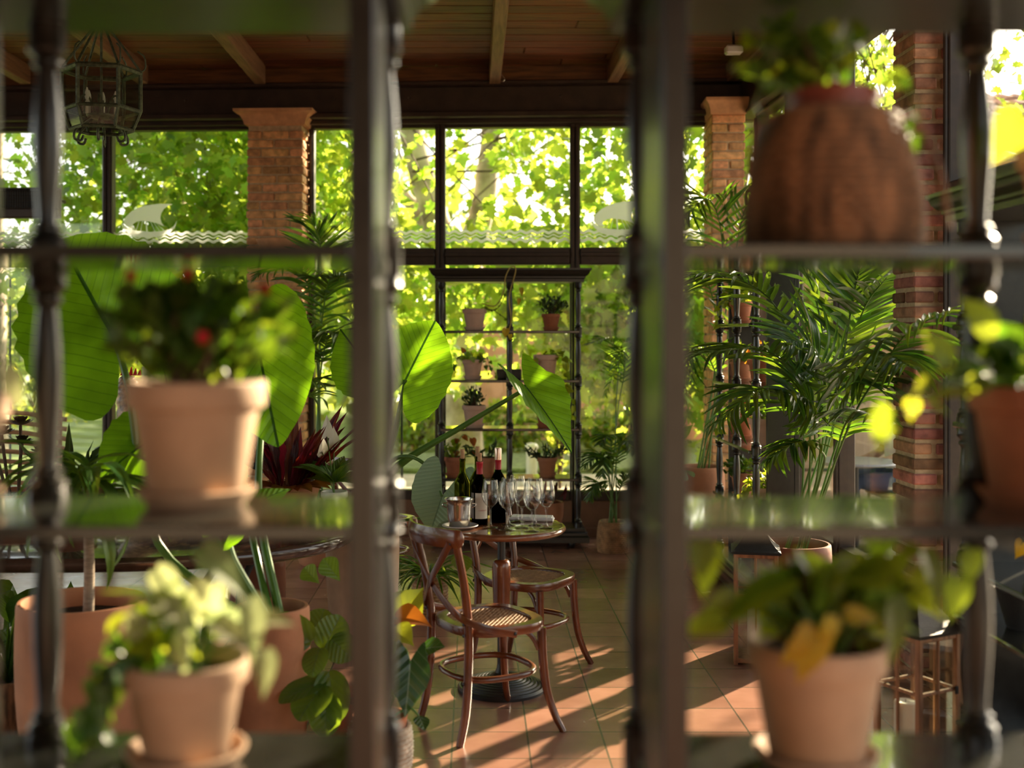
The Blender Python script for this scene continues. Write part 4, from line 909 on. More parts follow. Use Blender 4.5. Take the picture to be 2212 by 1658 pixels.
def potted(label, loc, r, h, mat, kind='pot', saucer=False, name='potted_plant', group=None, cat='potted plant', fill=.84, sr=None):
    t = thing(name, label, cat, loc, 0, group); z0 = .014 if saucer else 0
    if saucer:
        R = sr or r * .86
        MB().lathe([(0, 0), (R * .80, 0), (R * .82, .002), (R - .002, .022), (R, .027), (R - .005, .029), (R - .010, .026), (R * .80, .010), (0, .009)], 36).obj('saucer', mat, t, 45)
    pf = {'pot': pot_prof, 'cyl': cyl_prof, 'bowl': bowl_prof}[kind](r, h)
    MB().lathe(pf, 40, (0, 0, z0)).obj('pot', mat, t, 45)
    rs = np.interp(fill * h, [.76 * h, h], [r * .86 - .008, r - .010]) if kind == 'pot' else r - .022
    m = MB().lathe([(0, fill * h - .02)] + [(rs * k / 5, fill * h + rng.uniform(-.004, .006)) for k in range(1, 5)] + [(rs, fill * h), (rs * .8, fill * h - .015)], 24, (0, 0, z0), mod=lambda th, i: 1 + .02 * np.sin(th * 5 + i))
    m.v[-1][:24, 2] = z0 + fill * h + .004
    m.obj('soil', soil, t, 0); t['top'] = z0 + fill * h; del t['top']
    return t, z0 + fill * h
def woven(label_or_parent, r0, r1, rm, h, mat, t, strands=26, rows=16, part='basket'):
    pr = []; n = rows * 3
    for k in range(n + 1):
        z = k / n; r = (1 - z) ** 2 * r0 + 2 * z * (1 - z) * rm + z * z * r1
        pr.append((r + .0035 * math.sin(z * rows * 2 * math.pi), z * h))
    pr = [(0, .003), (r0 * .9, 0)] + pr + [(r1 - .012, h), (r1 - .016, h * .8), (r0 * .8, h * .1)]
    MB().lathe(pr, strands * 4, mod=lambda th, i: 1 + (.022 * np.sin(th * strands + (i // 3 % 2) * math.pi) if 2 <= i <= n + 2 else 0)).obj(part, mat, t, 50)
def bushy(t, z, pts, size, shape='ovate', mat=lf_bush, wr=.5, stem_mat=twig_m, stem_r=.0022, nstem=10, droop=.4, bend=.5, fold=.2, res=1, up=.9, name='foliage', outward=1.0, cent=None, rad=.02):
    """leaves at local pts, stems rising from the soil to a part of them"""
    pts = np.asarray(pts, float); n = len(pts)
    c = np.array(cent) if cent is not None else np.array([0, 0, z])
    out = unit(pts - c) * outward
    D = unit(out + rng.normal(size=(n, 3)) * .55 + [0, 0, -droop]); U = unit(rng.normal(size=(n, 3)) * .45 + [0, -.25, up])
    l = rng.uniform(size[0], size[1], n); mb = MB()
    leaves(mb, T(shape, res if res > 1 else 2, 2 if res > 1 else 1), pts - D * l[:, None] * .5, D, U, l, l * wr * rng.uniform(.85, 1.15, n), rng.uniform(-.1, bend, n), fold, .02)
    o = mb.obj(name, mat, t, 0); o['kind'] = 'stuff'
    if nstem:
        m = MB()
        for i in rng.choice(n, min(nstem, n), replace=False):
            a = rng.uniform(0, 6.28); p0 = np.array([rad * math.cos(a), rad * math.sin(a), z - .01]); p1 = pts[i]
            m.tube(smooth([p0, p0 * .4 + p1 * .6 + [0, 0, .25 * np.linalg.norm(p1 - p0)] if p1[2] < z + .02 else p0 * .5 + p1 * .5 + [0, 0, .05 * np.linalg.norm(p1 - p0)], p1], 9), [stem_r * 1.4, stem_r * .7], 5)
        m.obj('stems', stem_mat, t)
    return o
def ell(n, c, r, lo=.55): return np.array(c) + rdir(n) * np.array(r) * rng.uniform(lo, 1, (n, 1))
def vine(t, paths, size, mat, stem=stem_g, shape='heart_s', step=.045, wr=.8, r=.0022, name='vine_leaves', jit=.02, face=(0, -1, .6)):
    m = MB(); B = []; Dr = []
    for p in paths:
        q = smooth(p, 24); m.tube(q, [r * 1.2, r * .6], 5)
        L = np.linalg.norm(np.diff(q, axis=0), axis=1).sum(); k = max(2, int(L / step))
        for u in np.linspace(.12, 1, k):
            i = int(u * 23); B.append(q[i] + rng.normal(size=3) * jit * .3); tg = unit(q[min(i + 1, 23)] - q[max(i - 1, 0)]); Dr.append(unit(tg * .6 + rng.normal(size=3) * .7 + [0, 0, -.45]))
    m.obj('vine_stems', stem, t)
    B = np.array(B); n = len(B); l = rng.uniform(*size, n); mb = MB()
    leaves(mb, T(shape, 2, 2), B, np.array(Dr), unit(rng.normal(size=(n, 3)) * .4 + face), l, l * wr, rng.uniform(0, .7, n), .25, .02)
    o = mb.obj(name, mat, t, 0); o['kind'] = 'stuff'; return o
def big_leaf(t, loc, att, tip, W, normal, mat=lf_big, shape='heart', bend=.35, fold=.12, wave=.025, pet=None, pr=(.014, .008), res=6, wk=26, Lk=1.0):
    """one broad leaf and its petiole; att/tip are world points"""
    loc = V(loc); a = V(att) - loc; b = V(tip) - loc; d = b - a; mb = MB()
    leaves(mb, T(shape, res, 6), [a], np.array(d)[None], np.array(normal, float)[None], d.length * Lk, W, bend, fold, wave, wk)
    o = mb.obj('leaf', mat, t, 0)
    if pet: MB().tube(smooth([V(q) - loc for q in pet] + [a], 20), pr, 10).obj('petiole', petiole_m, t)
    return o
def frond(leafmb, stemmb, path, L, W, n=26, droop=.5, start=.25, r=.006, side=None, lift=.25):
    q = smooth(path, 40); stemmb.tube(q, [r, r * .8, r * .3], 6)
    tg = unit(np.gradient(q, axis=0)); B = []; D = []; l = []; U = []
    for s in (-1, 1):
        for u in np.linspace(start, .99, n):
            i = min(39, int(u * 39)); t0 = tg[i]; up = np.array([0, 0, 1.0]); sd = np.cross(t0, up)
            if np.linalg.norm(sd) < .15: sd = np.cross(t0, np.array([0, -1.0, .2]))
            if side is not None: sd = np.cross(t0, np.array(side, float))
            sd = sd / np.linalg.norm(sd); nn = np.cross(sd, t0)
            w = (u - start) / (1 - start); k = .55 + .45 * math.sin(math.pi * min(1, w * 1.1 + .05))
            if w > .85: k *= 1 - (w - .85) * 3.2
            d = unit(t0 * (.55 + .5 * w) + s * sd * (1 - .35 * w) + nn * lift + rng.normal(size=3) * .08)
            B.append(q[i]); D.append(d); U.append(nn + rng.normal(size=3) * .12 + s * sd * -.15); l.append(L * k * rng.uniform(.88, 1.08))
    l = np.array(l); leaves(leafmb, T('strap', 6, 1), np.array(B), np.array(D), np.array(U), l, W * (l / L) ** .5, droop * rng.uniform(.5, 1.4, len(l)), .35)
def palm(label, loc, r, h, mat, fronds, kind='cyl', name='kentia_palm', L=.34, W=.026, n=24, droop=.8, basket=None, stemr=.007, leaf=lf_palm):
    if basket:
        t = thing(name, label, 'potted palm', loc); woven(None, *basket, wicker_tan, t); z = h * .85
        MB().lathe([(0, z - .02), (r * .85, z), (0, z + .004)], 20).obj('soil', soil, t)
    else: t, z = potted(label, loc, r, h, mat, kind, name=name, cat='potted palm')
    a, b = MB(), MB()
    for f in fronds:
        path, kw = (f, {}) if isinstance(f, list) else f
        lp = [V(q) - V(loc) for q in path]
        ang = rnd.uniform(0, 6.28); base = V((r * .3 * math.cos(ang), r * .3 * math.sin(ang), z - .01))
        frond(a, b, [base] + lp, kw.get('L', L), kw.get('W', W), kw.get('n', n), kw.get('droop', droop), kw.get('start', .42), stemr, kw.get('side'), kw.get('lift', .25))
    b.obj('stalks', stem_g, t); o = a.obj('fronds', leaf, t, 0); o['kind'] = 'stuff'
    return t

# ---------------------------------------------------------------- near shelves
z3, z4, z2 = 1.403, 1.016, 1.791
# pot with the red-flowered shrub
loc = (FX(424, 1.815), 1.815, z3)
t, z = potted('pale clay pot with a bushy red-flowered shrub on the near left shelf', loc, .109, .178, tc_pale, saucer=True, sr=.090)
pts = ell(430, (.006, 0, z + .11), (.145, .115, .10), .25); pts = pts[(pts[:, 2] > z + .01) & (pts[:, 2] < .335)]
bushy(t, z, pts, (.035, .062), 'obov', lf_bush, .5, nstem=26, stem_r=.0028, rad=.045, droop=0)
for p in ((-.083, -.06, z + .185), (.034, -.10, z + .095), (.0, -.05, z + .19), (.10, .03, z + .17)):
    a = np.arange(5) * 1.257 + rng.uniform(0, 1); D = np.stack([np.cos(a), -.5 + 0 * a, np.sin(a)], 1)
    m = MB(); leaves(m, T('heart_s', 2, 1), np.tile(np.array(p), (5, 1)), D, np.tile([0, -1.0, .3], (5, 1)), .013, .013, .3, .1); m.obj('red_flower', flower_red, t, 0)
# pothos pot on the lower left shelf
loc = (FX(402, 1.785), 1.785, z4)
t, z = potted('pale clay pot of variegated trailing pothos on the lower near left shelf', loc, .097, .148, tc_pale, saucer=True, sr=.092, fill=.82)
def lp(px, py, D, loc): return V(P(px, py, D)) - V(loc)
def placed(t, loc, specs, mat, shape='heart_s', name='leaf_cluster', stem=stem_g, z=.1, sr=.0022, stems=True):
    """leaves set one by one: (px, py, D, dirx, dirz, length, width/length, normal)"""
    mb, sm = MB(), MB()
    for px, py, D, dx, dz, L, wr, nn in specs:
        b = np.array(lp(px, py, D, loc)); d = unit(np.array([dx, nn[3] if len(nn) > 3 else -.15, dz], float))
        leaves(mb, T(shape, 4, 3), b[None], d[None], np.array(nn[:3], float)[None], L, L * wr, .45, .22, .02)
        if stems: sm.tube(smooth([(rng.uniform(-.03, .03), rng.uniform(-.03, .03), z - .01), np.array([b[0] * .55, b[1] * .55, max(z + .02, (b[2] + z) / 2 + .03)]), b], 12), [sr * 1.3, sr], 5)
    o = mb.obj(name, mat, t, 0); o['kind'] = 'stuff'
    if stems: sm.obj('leaf_stalks', stem, t)
N1, N2, N3 = (0, -1, .3), (.5, -.6, .6), (-.5, -.6, .6); NU = (0, -.35, 1); NB = (.2, .5, .8)
placed(t, loc, [(440, 1190, 1.80, .9, -.75, 0.102, .55, N2), (455, 1260, 1.76, -.35, -1, 0.072, .8, N1), (340, 1235, 1.80, .9, -.9, 0.072, .6, N3), (330, 1290, 1.78, .6, -.4, 0.066, .8, NU), (365, 1300, 1.75, .7, -.8, 0.072, .6, N2),
  (300, 1330, 1.76, -.3, -1, 0.054, .7, N1), (400, 1370, 1.72, -.1, -1, 0.072, .6, N3), (470, 1345, 1.74, .8, -.5, 0.066, .6, N2), (540, 1300, 1.76, .15, -1, 0.102, .45, N2), (570, 1410, 1.74, .1, -1, 0.072, .55, N2), (560, 1340, 1.80, .9, .1, 0.060, .8, NU), (500, 1350, 1.77, -.6, .4, 0.060, .8, N1)], lf_varieg, z=z, name='variegated_leaves')
pts = ell(46, (-.03, 0, z + .09), (.11, .07, .08), .3)
bushy(t, z, pts[:24], (.04, .068), 'heart_s', lf_pothos, .8, stem_g, .002, 14, .5)
vine(t, [[(-.05, -.02, z), (-.10, -.03, z + .05), (-.135, -.03, z - .02), (-.15, -.03, z - .07), (-.175, -.02, z - .115)], [(-.05, .03, z), (-.09, .05, z + .03), (-.12, .04, z - .03), (-.13, .02, z - .10)], [(-.04, -.03, z), (-.085, -.06, z + .03), (-.11, -.06, z - .05)]], (.03, .05), lf_bush, step=.016)
# basket planter on the upper right shelf
loc = (FX(1797, 1.775), 1.775, z2)
t = thing('basket_planter', 'brown woven basket planter with a leafy plant on the upper near right shelf', 'basket planter', loc)
woven(None, .128, .092, .138, .205, wicker_brown, t, 30, 15)
MB().tube(smooth([(.10, -.03, .20), (.128, -.035, .17), (.150, -.04, .10), (.160, -.04, .03)], 14), .0045, 8).obj('handle', wicker_brown, t)
MB().tube(smooth([(-.09, -.03, .20), (-.122, -.03, .18), (-.135, -.03, .11)], 12), .0045, 8).obj('handle', wicker_brown, t)
MB().lathe([(0, .01), (.058, .01), (.066, .20), (.068, .225), (.070, .225), (.070, .238), (.066, .238), (.063, .21)], 32).obj('inner_pot', red_plastic, t, 45)
MB().lathe([(0, .20), (.063, .205), (.06, .19)], 20).obj('soil', soil, t, 0)
bushy(t, .21, ell(105, (-.035, 0, .288), (.105, .08, .058), .2), (.04, .068), 'obov', lf_bush, .55, nstem=18, stem_r=.003, droop=0)
bushy(t, .21, ell(16, (-.06, -.03, .285), (.09, .07, .055), .5), (.04, .06), 'obov', lf_pothos, .55, nstem=0, droop=0, name='young_leaves')
vine(t, [[(.05, 0, .22), (.08, -.02, .26), (.115, -.03, .22), (.125, -.03, .18)], [(-.05, -.02, .22), (-.10, -.03, .25), (-.125, -.03, .21)]], (.035, .05), lf_bush, shape='obov', step=.02, wr=.5)
# pot at the right edge
loc = (FX(2236, 1.82), 1.82, z3)
t, z = potted('orange clay pot of trailing pothos at the right edge of the near right shelf', loc, .099, .17, tc_orange, saucer=True)
bushy(t, z, ell(44, (-.03, -.02, z + .06), (.10, .08, .06), .3), (.045, .075), 'heart_s', lf_bush, .7, stem_g, .003, 14, .3)
vine(t, [[(-.05, -.03, z), (-.12, -.05, z + .05), (-.19, -.05, z + .02), (-.235, -.05, z - .025)]], (.03, .05), lf_pothos, step=.035)
placed(t, loc, [(2120, 850, 1.72, -1, .1, .09, .35, NU), (1905, 865, 1.74, -.05, -1, .072, .5, N1), (1990, 860, 1.74, .6, -.25, .05, .5, NU), (2060, 790, 1.78, -.5, .6, .07, .6, N1), (2150, 730, 1.76, -.4, .5, .08, .6, N1)], lf_pothos, shape='ovate', z=z, name='long_leaves')
placed(t, loc, [(1945, 888, 1.73, .9, -.12, .035, .45, NU)], lf_yellow, shape='ovate', z=z, stems=False, name='pale_leaf')
# pot on the lower right shelf
loc = (FX(1763, 1.775), 1.775, z4)
t, z = potted('pale clay pot with a yellowing leafy plant on the lower near right shelf', loc, .107, .178, tc_pale, saucer=True, sr=.092)
bushy(t, z, ell(60, (.03, .01, z + .09), (.155, .07, .07), .5), (.055, .09), 'heart_s', lf_pothos, .7, twig_m, .0028, 22, .3)
bushy(t, z, ell(26, (.05, .02, z + .10), (.14, .06, .06), .5)[:10], (.05, .085), 'ovate', lf_bush, .6, twig_m, .0028, 10, .3, name='dark_foliage')
placed(t, loc, [(1700, 1255, 1.72, -1, -.45, .13, .5, NU), (1560, 1345, 1.72, -1, -.1, .075, .6, N3), (1540, 1180, 1.76, -.35, -1, .085, .6, N3), (1510, 1165, 1.74, .1, -1, .07, .6, N1), (1590, 1290, 1.74, -.8, -.3, .06, .7, N1), (1930, 1300, 1.72, .05, -1, .105, .55, N2), (1905, 1270, 1.74, -.3, -1, .07, .6, N1), (2000, 1200, 1.74, .3, -.9, .10, .6, N2), (2070, 1250, 1.76, -.2, -1, .07, .6, N1), (2100, 1190, 1.76, -.2, -1, .06, .6, N1), (1960, 1190, 1.78, .8, -.3, .08, .6, NU), (1880, 1180, 1.78, .5, .3, .07, .6, N1)], lf_pothos, z=z, name='broad_leaves')
placed(t, loc, [(1760, 1360, 1.66, -.3, -1, .085, .62, N1), (1795, 1335, 1.66, -.25, -1, .055, .6, N2), (1830, 1325, 1.69, .8, -.1, .05, .55, N1), (1735, 1385, 1.66, -.6, -.6, .05, .6, N1)], lf_yellow, z=z, name='yellow_leaves')
# plants whose pots stand just outside the picture on the near shelves
loc = (FX(2330, 1.80), 1.80, z2)
t, z = potted('yellow-green leaf drooping in at the upper right edge, from a clay pot', loc, .09, .15, tc_pale, saucer=True)
bushy(t, z, ell(16, (.03, 0, z + .08), (.09, .08, .06)), (.06, .09), 'heart_s', lf_pothos, .75, stem_g, .003, 8)
placed(t, loc, [(2205, 252, 1.79, -.45, -.7, .085, .8, N1)], lf_pothos, z=z, name='drooping_leaf')
loc = (FX(-105, 1.80), 1.80, z3)
t, z = potted('blurred pale leaf hanging in at the left edge, from a clay pot', loc, .09, .16, tc_pale, saucer=True)
bushy(t, z, ell(16, (-.02, 0, z + .08), (.09, .08, .06)), (.06, .09), 'ovate', lf_pothos, .5, stem_g, .003, 8)
placed(t, loc, [(18, 780, 1.74, .25, -1, .075, .38, N1)], lf_varieg, shape='ovate', z=z, name='hanging_leaf')

# ---------------------------------------------------------------- pots on the tall back shelf
YB = 9.33
def bp_(px, D=YB): return FX(px, D)
g = 'clay pots on the tall back shelf'
t, z = potted('pale clay pot with a wiry nearly bare vine, top left of the back shelf', (bp_(1025), YB, 1.69), .099, .158, tc_rose, saucer=True, group=g)
vine(t, [[(.02, 0, z), (.07, -.02, z + .035), (.14, -.04, z + .015), (.20, -.04, z + .05), (.25, -.04, z + .16), (.29, -.05, z + .25)], [(.03, 0, z), (.12, -.03, z + .02), (.20, -.04, z - .02), (.27, -.09, z - .09), (.275, -.12, z - .19)], [(0, 0, z), (-.05, -.01, z + .03), (-.07, -.02, z + .035)]], (.018, .03), lf_bush, twig_m, step=.05, r=.003)
bushy(t, z, ell(14, (-.01, 0, z + .02), (.06, .05, .02)), (.02, .04), 'ovate', lf_pothos, .6, nstem=4)
l0 = (bp_(1025), YB, 1.69); m = MB()
m.tube(smooth([lp(a, b_, c, l0) for a, b_, c in ((1040, 655, 9.28), (1070, 660, 9.2), (1088, 630, 9.14), (1092, 598, 9.11), (1104, 576, 9.11), (1114, 584, 9.11), (1100, 640, 9.13), (1104, 690, 9.13), (1098, 716, 9.12))], 50), .0045, 6); m.obj('long_vine', M('dry_vine', (.40, .30, .08), .7), t)
placed(t, l0, [(1093, 710, 9.12, -.1, -1, .075, .8, N1), (1102, 722, 9.12, .1, -1, .05, .7, N1), (1126, 622, 9.14, .1, -1, .07, .5, N1), (1122, 645, 9.14, -.2, -1, .06, .5, N1)], lf_yellow, z=z, stems=False, name='vine_end_leaves')
t, z = potted('orange clay pot with a dense dark shrub, top right of the back shelf', (bp_(1190), YB, 1.69), .077, .118, tc_orange, saucer=True, group=g)
bushy(t, z, ell(210, (.02, 0, z + .09), (.13, .11, .08), .3), (.035, .055), 'obov', lf_succ, .38, nstem=18, stem_r=.003, droop=-.3)
t, z = potted('pale clay pot of trailing pothos, second row left of the back shelf', (bp_(1021), YB, 1.306), .086, .142, tc_rose, saucer=True, group=g)
bushy(t, z, ell(44, (.0, -.01, z + .04), (.13, .09, .05), .3), (.04, .065), 'heart_s', lf_pothos, .75, stem_g, .003, 14)
vine(t, [[(.04, -.03, z), (.11, -.05, z + .03), (.14, -.06, z - .04), (.20, -.06, z - .10)], [(.03, -.04, z), (.09, -.08, z + .01), (.12, -.09, z - .08)], [(-.04, -.03, z), (-.11, -.05, z + .03), (-.15, -.06, z - .06)]], (.03, .05), lf_bush, step=.03)
placed(t, (bp_(1021), YB, 1.306), [(1003, 760, 9.27, -.3, .5, .05, .8, N1)], lf_rust, z=z, name='dried_leaf')
t, z = potted('pale clay pot with leaves trailing right, second row right of the back shelf', (bp_(1179), YB, 1.306), .101, .18, tc_rose, saucer=True, group=g)
vine(t, [[(.05, -.02, z), (.13, -.05, z + .02), (.16, -.07, z - .08), (.17, -.09, z - .20), (.20, -.10, z - .34), (.22, -.10, z - .45)], [(.03, -.03, z), (.10, -.06, z + .05), (.17, -.08, z + .0)], [(-.03, -.03, z), (-.08, -.06, z + .015), (-.09, -.07, z - .005)]], (.05, .09), lf_pothos, step=.05)
bushy(t, z, ell(22, (.04, -.01, z + .04), (.08, .06, .04)), (.025, .05), 'ovate', lf_pothos, .5, nstem=6)
t, z = potted('pale clay pot with a jade plant, third row left of the back shelf', (bp_(1024), YB, .927), .097, .16, tc_rose, saucer=True, group=g)
bushy(t, z, ell(100, (.0, 0, z + .09), (.10, .09, .09), .25), (.04, .065), 'obov', lf_succ, .42, nstem=14, stem_r=.004, droop=-.4)
t, z = potted('clay pot behind the long hanging leaf, third row right of the back shelf', (bp_(1180), YB, .927), .092, .15, tc_orange, saucer=True, group=g)
bushy(t, z, ell(46, (0, 0, z + .07), (.10, .08, .06)), (.04, .07), 'heart_s', lf_pothos, .75, stem_g, .003, 10)
t, z = potted('clay pot with a curling yellow-leaved plant, bottom row left of the back shelf', (bp_(982), YB, .537), .088, .145, tc_orange, saucer=True, group=g)
vine(t, [[(0, 0, z), (.02, -.03, z + .12), (.07, -.05, z + .20), (.13, -.06, z + .16), (.14, -.06, z + .08)], [(-.02, 0, z), (-.07, -.03, z + .10), (-.09, -.04, z + .17)]], (.05, .08), lf_rust, step=.07, r=.003)
bushy(t, z, ell(14, (-.04, -.01, z + .10), (.09, .05, .06)), (.05, .08), 'heart_s', lf_pothos, .75, stem_g, .003, 6)
lo = leafy = None
def oleander(label, px, r, h):
    t, z = potted(label, (bp_(px), YB, .537), r, h, tc_mid, saucer=True, group=g)
    B = []; 
    for k in range(9):
        a = rnd.uniform(0, 6.28); e = V((.17 * math.cos(a), .10 * math.sin(a), z + rnd.uniform(.05, .15))); q = smooth([(0, 0, z), (e.x * .5, e.y * .5, z + .05), e], 12)
        for i in (4, 5, 6, 7, 8, 9, 10, 11): B.append(q[i])
    bushy(t, z, np.repeat(B, 2, 0) + rng.normal(size=(len(B) * 2, 3)) * .012, (.05, .08), 'lance', lf_succ, .22, nstem=9, droop=-.2)
oleander('clay pot with a narrow-leaved shrub, bottom row middle of the back shelf', 1052, .080, .14)
oleander('clay pot with a narrow-leaved shrub, bottom row right of the back shelf', 1182, .084, .14)
b = MB().box((-.098, -.04, 0), (.098, .04, .078), .006).box((-.090, -.043, .012), (.090, -.038, .066), .003).obj('black_box', black_metal); b.location = (bp_(1100), 9.40, 1.306); tag(b, 'small black box behind the middle post of the back shelf', 'box')
t, z = potted('large round terracotta pot on the lowest board of the back shelf', (bp_(1187, 9.36), 9.36, .15), .115, .185, tc_mid, 'cyl')
bushy(t, z, ell(24, (0, -.02, z + .10), (.17, .09, .09)), (.10, .17), 'lance', lf_red, .2, nstem=8, stem_r=.004, droop=-.3)

# ---------------------------------------------------------------- pots on the shelf along the right-hand glazing
XW = 1.82
for (y, zl, r, h, mt, pl, lab) in [
    (7.36, 1.73, .085, .15, tc_rose, 'strap', 'pale clay pot with strap leaves, top row of the right wall shelf'), (8.02, 1.73, .08, .14, tc_orange, 'pothos', 'orange clay pot, top row of the right wall shelf, far bay'),
    (7.45, 1.34, .09, .15, tc_orange, 'rust', 'orange clay pot with dry leaves, second row of the right wall shelf'), (8.0, 1.34, .085, .14, tc_mid, 'bush', 'clay pot with a dark bush, second row of the right wall shelf, far bay'),
    (7.38, .955, .098, .17, tc_rose, 'flower', 'pale clay pot with a small red-flowered plant, third row of the right wall shelf'), (7.98, .955, .09, .16, tc_orange, 'pothos', 'orange clay pot, third row of the right wall shelf, far bay'),
    (7.34, .57, .09, .13, tc_rose, 'bright', 'pale clay pot with a bright green bush, fourth row of the right wall shelf'), (7.95, .57, .09, .15, tc_mid, 'bush', 'clay pot with a dark bush, fourth row of the right wall shelf, far bay')]:
    t, z = potted(lab, (XW, y, zl), r, h, mt, saucer=True, group='clay pots on the right wall shelf')
    if pl == 'strap':
        m = MB(); n = 16; a = rng.uniform(0, 6.28, n); leaves(m, T('strap', 6, 1), np.tile([0, 0, z], (n, 1)), np.stack([np.cos(a) * .7, np.sin(a) * .7, np.ones(n)], 1), np.stack([-np.cos(a), -np.sin(a), np.full(n, .8)], 1), rng.uniform(.2, .34, n), .022, 1.1, .3); o = m.obj('foliage', lf_strap, t, 0); o['kind'] = 'stuff'
    else:
        mat = {'pothos': lf_pothos, 'rust': lf_rust, 'bush': lf_bush, 'flower': lf_bush, 'bright': lf_pothos}[pl]
        bushy(t, z, ell(30 if pl == 'rust' else 80, (-.03, -.02, z + .07), (.12, .11, .08), .3), (.04, .07), 'ovate', mat, .5, nstem=10, stem_r=.003)
        if pl == 'flower':
            for p in ((-.12, -.03, z + .12), (-.10, .06, z + .15), (-.13, .02, z + .06)): m = MB(); leaves(m, T('heart_s', 2, 1), np.tile(p, (5, 1)), rdir(5), rdir(5), .022, .02, .3, .1); m.obj('red_flower', flower_red, t, 0)
        if pl in ('pothos', 'bright'): vine(t, [[(-.05, -.05, z), (-.12, -.08, z + .03), (-.17, -.10, z - .06), (-.18, -.10, z - .14)], [(-.05, .03, z), (-.12, .05, z + .02), (-.16, .06, z - .10)]], (.04, .06), mat, step=.04)
# small plants on the shelf at the far right edge
t, z = potted('dark pot with a sprig of yellow leaves on the shelf at the far right edge', (1.93, 4.0, .82), .07, .13, tc_dark)
vine(t, [[(0, 0, z), (-.06, .06, z + .10), (-.10, .14, z + .08), (-.12, .20, z + .0)], [(0, 0, z), (-.05, -.05, z + .12), (-.12, -.10, z + .04)]], (.05, .08), lf_yellow, step=.09)
t = thing('metal_cachepot', 'dark glazed bowl on the shelf at the far right edge', 'bowl', (1.93, 4.16, .63)); MB().lathe([(0, 0), (.045, 0), (.05, .01), (.075, .10), (.082, .13), (.084, .133), (.078, .133), (.07, .10), (.04, .012), (0, .012)], 28).obj('body', hammered, t, 40)

# ---------------------------------------------------------------- palms
loc = (1.74, 6.42, 0); KS = (0, -1, .35)
def pp(*a): return [P(x, y, d) for x, y, d in a]
palm('large kentia palm in a dark pot beside the old brick pillar', loc, .20, .53, tc_dark, [
    pp((1735, 900, 6.4), (1690, 690, 6.3), (1610, 610, 6.2), (1490, 590, 6.1)),
    (pp((1750, 950, 6.3), (1715, 810, 6.2), (1640, 755, 6.0), (1490, 765, 5.9)), {'L': .36}),
    (pp((1800, 900, 6.4), (1830, 720, 6.35), (1850, 610, 6.3), (1875, 500, 6.2)), {'side': (0, -1, .1), 'L': .38, 'droop': .35, 'W': .04}),
    (pp((1830, 930, 6.1), (1890, 820, 5.7), (1960, 720, 5.25), (2068, 662, 4.85)), {'droop': 1.3}),
    (pp((1810, 950, 6.3), (1850, 850, 6.1), (1905, 770, 5.6), (1965, 790, 5.25)), {'droop': 1.2, 'L': .38}),
    (pp((1760, 960, 6.3), (1720, 880, 6.1), (1640, 845, 5.9), (1550, 915, 5.8)), {'droop': 1.2}),
    (pp((1775, 1020, 6.2), (1775, 975, 6.0), (1725, 955, 5.9), (1650, 1000, 5.85)), {'L': .2, 'droop': 1.2, 'start': .6}),
    (pp((1780, 930, 6.35), (1775, 800, 6.2), (1745, 740, 6.0), (1690, 740, 5.8)), {'side': (0, -1, .6), 'L': .36}),
    (pp((1790, 900, 6.5), (1770, 680, 6.5), (1730, 570, 6.5), (1660, 490, 6.5)), {'L': .36}),
    (pp((1790, 930, 6.3), (1805, 850, 6.1), (1830, 800, 5.9), (1870, 830, 5.75)), {'side': (0, -1, .6), 'L': .34}),
    (pp((1800, 920, 6.6), (1835, 760, 6.5), (1870, 660, 6.25), (1915, 600, 5.95)), {}),
    (pp((1770, 1000, 6.25), (1760, 900, 6.1), (1740, 860, 5.95), (1690, 850, 5.8)), {'side': (0, -1, .6), 'L': .30}),
    (pp((1800, 1010, 6.25), (1820, 930, 6.1), (1850, 890, 5.8), (1900, 900, 5.45)), {'L': .28})], L=.36, W=.03, n=21)
palm('palm in a tall terracotta pot before the back right corner column', (1.70, 8.80, 0), .17, .68, tc_mid, [
    pp((1555, 700, 8.7), (1560, 520, 8.5), (1530, 430, 8.3), (1470, 480, 8.1)),
    pp((1560, 720, 8.7), (1590, 540, 8.6), (1620, 440, 8.5), (1690, 470, 8.4)),
    pp((1550, 740, 8.7), (1530, 610, 8.5), (1500, 560, 8.3), (1430, 600, 8.2)),
    pp((1560, 800, 8.6), (1580, 690, 8.5), (1620, 640, 8.3), (1680, 700, 8.2)),
    pp((1550, 860, 8.6), (1535, 780, 8.5), (1500, 750, 8.3), (1460, 830, 8.2))], L=.40, W=.024, n=20, droop=.9)
t, z = potted('wide terracotta planter of leafy stems near the back right corner', (1.37, 8.35, 0), .16, .42, tc_orange, 'cyl')
bushy(t, z, ell(60, (0, 0, z + .45), (.16, .15, .42), .3), (.10, .19), 'ovate', lf_fid, .5, stem_g, .006, 14, .2)
MB().tube([(.05, -.05, z - .05), (.06, -.06, z + .85)], .006, 6).obj('cane_stake', cane, t)
AB = (1.07, 9.03, 0)
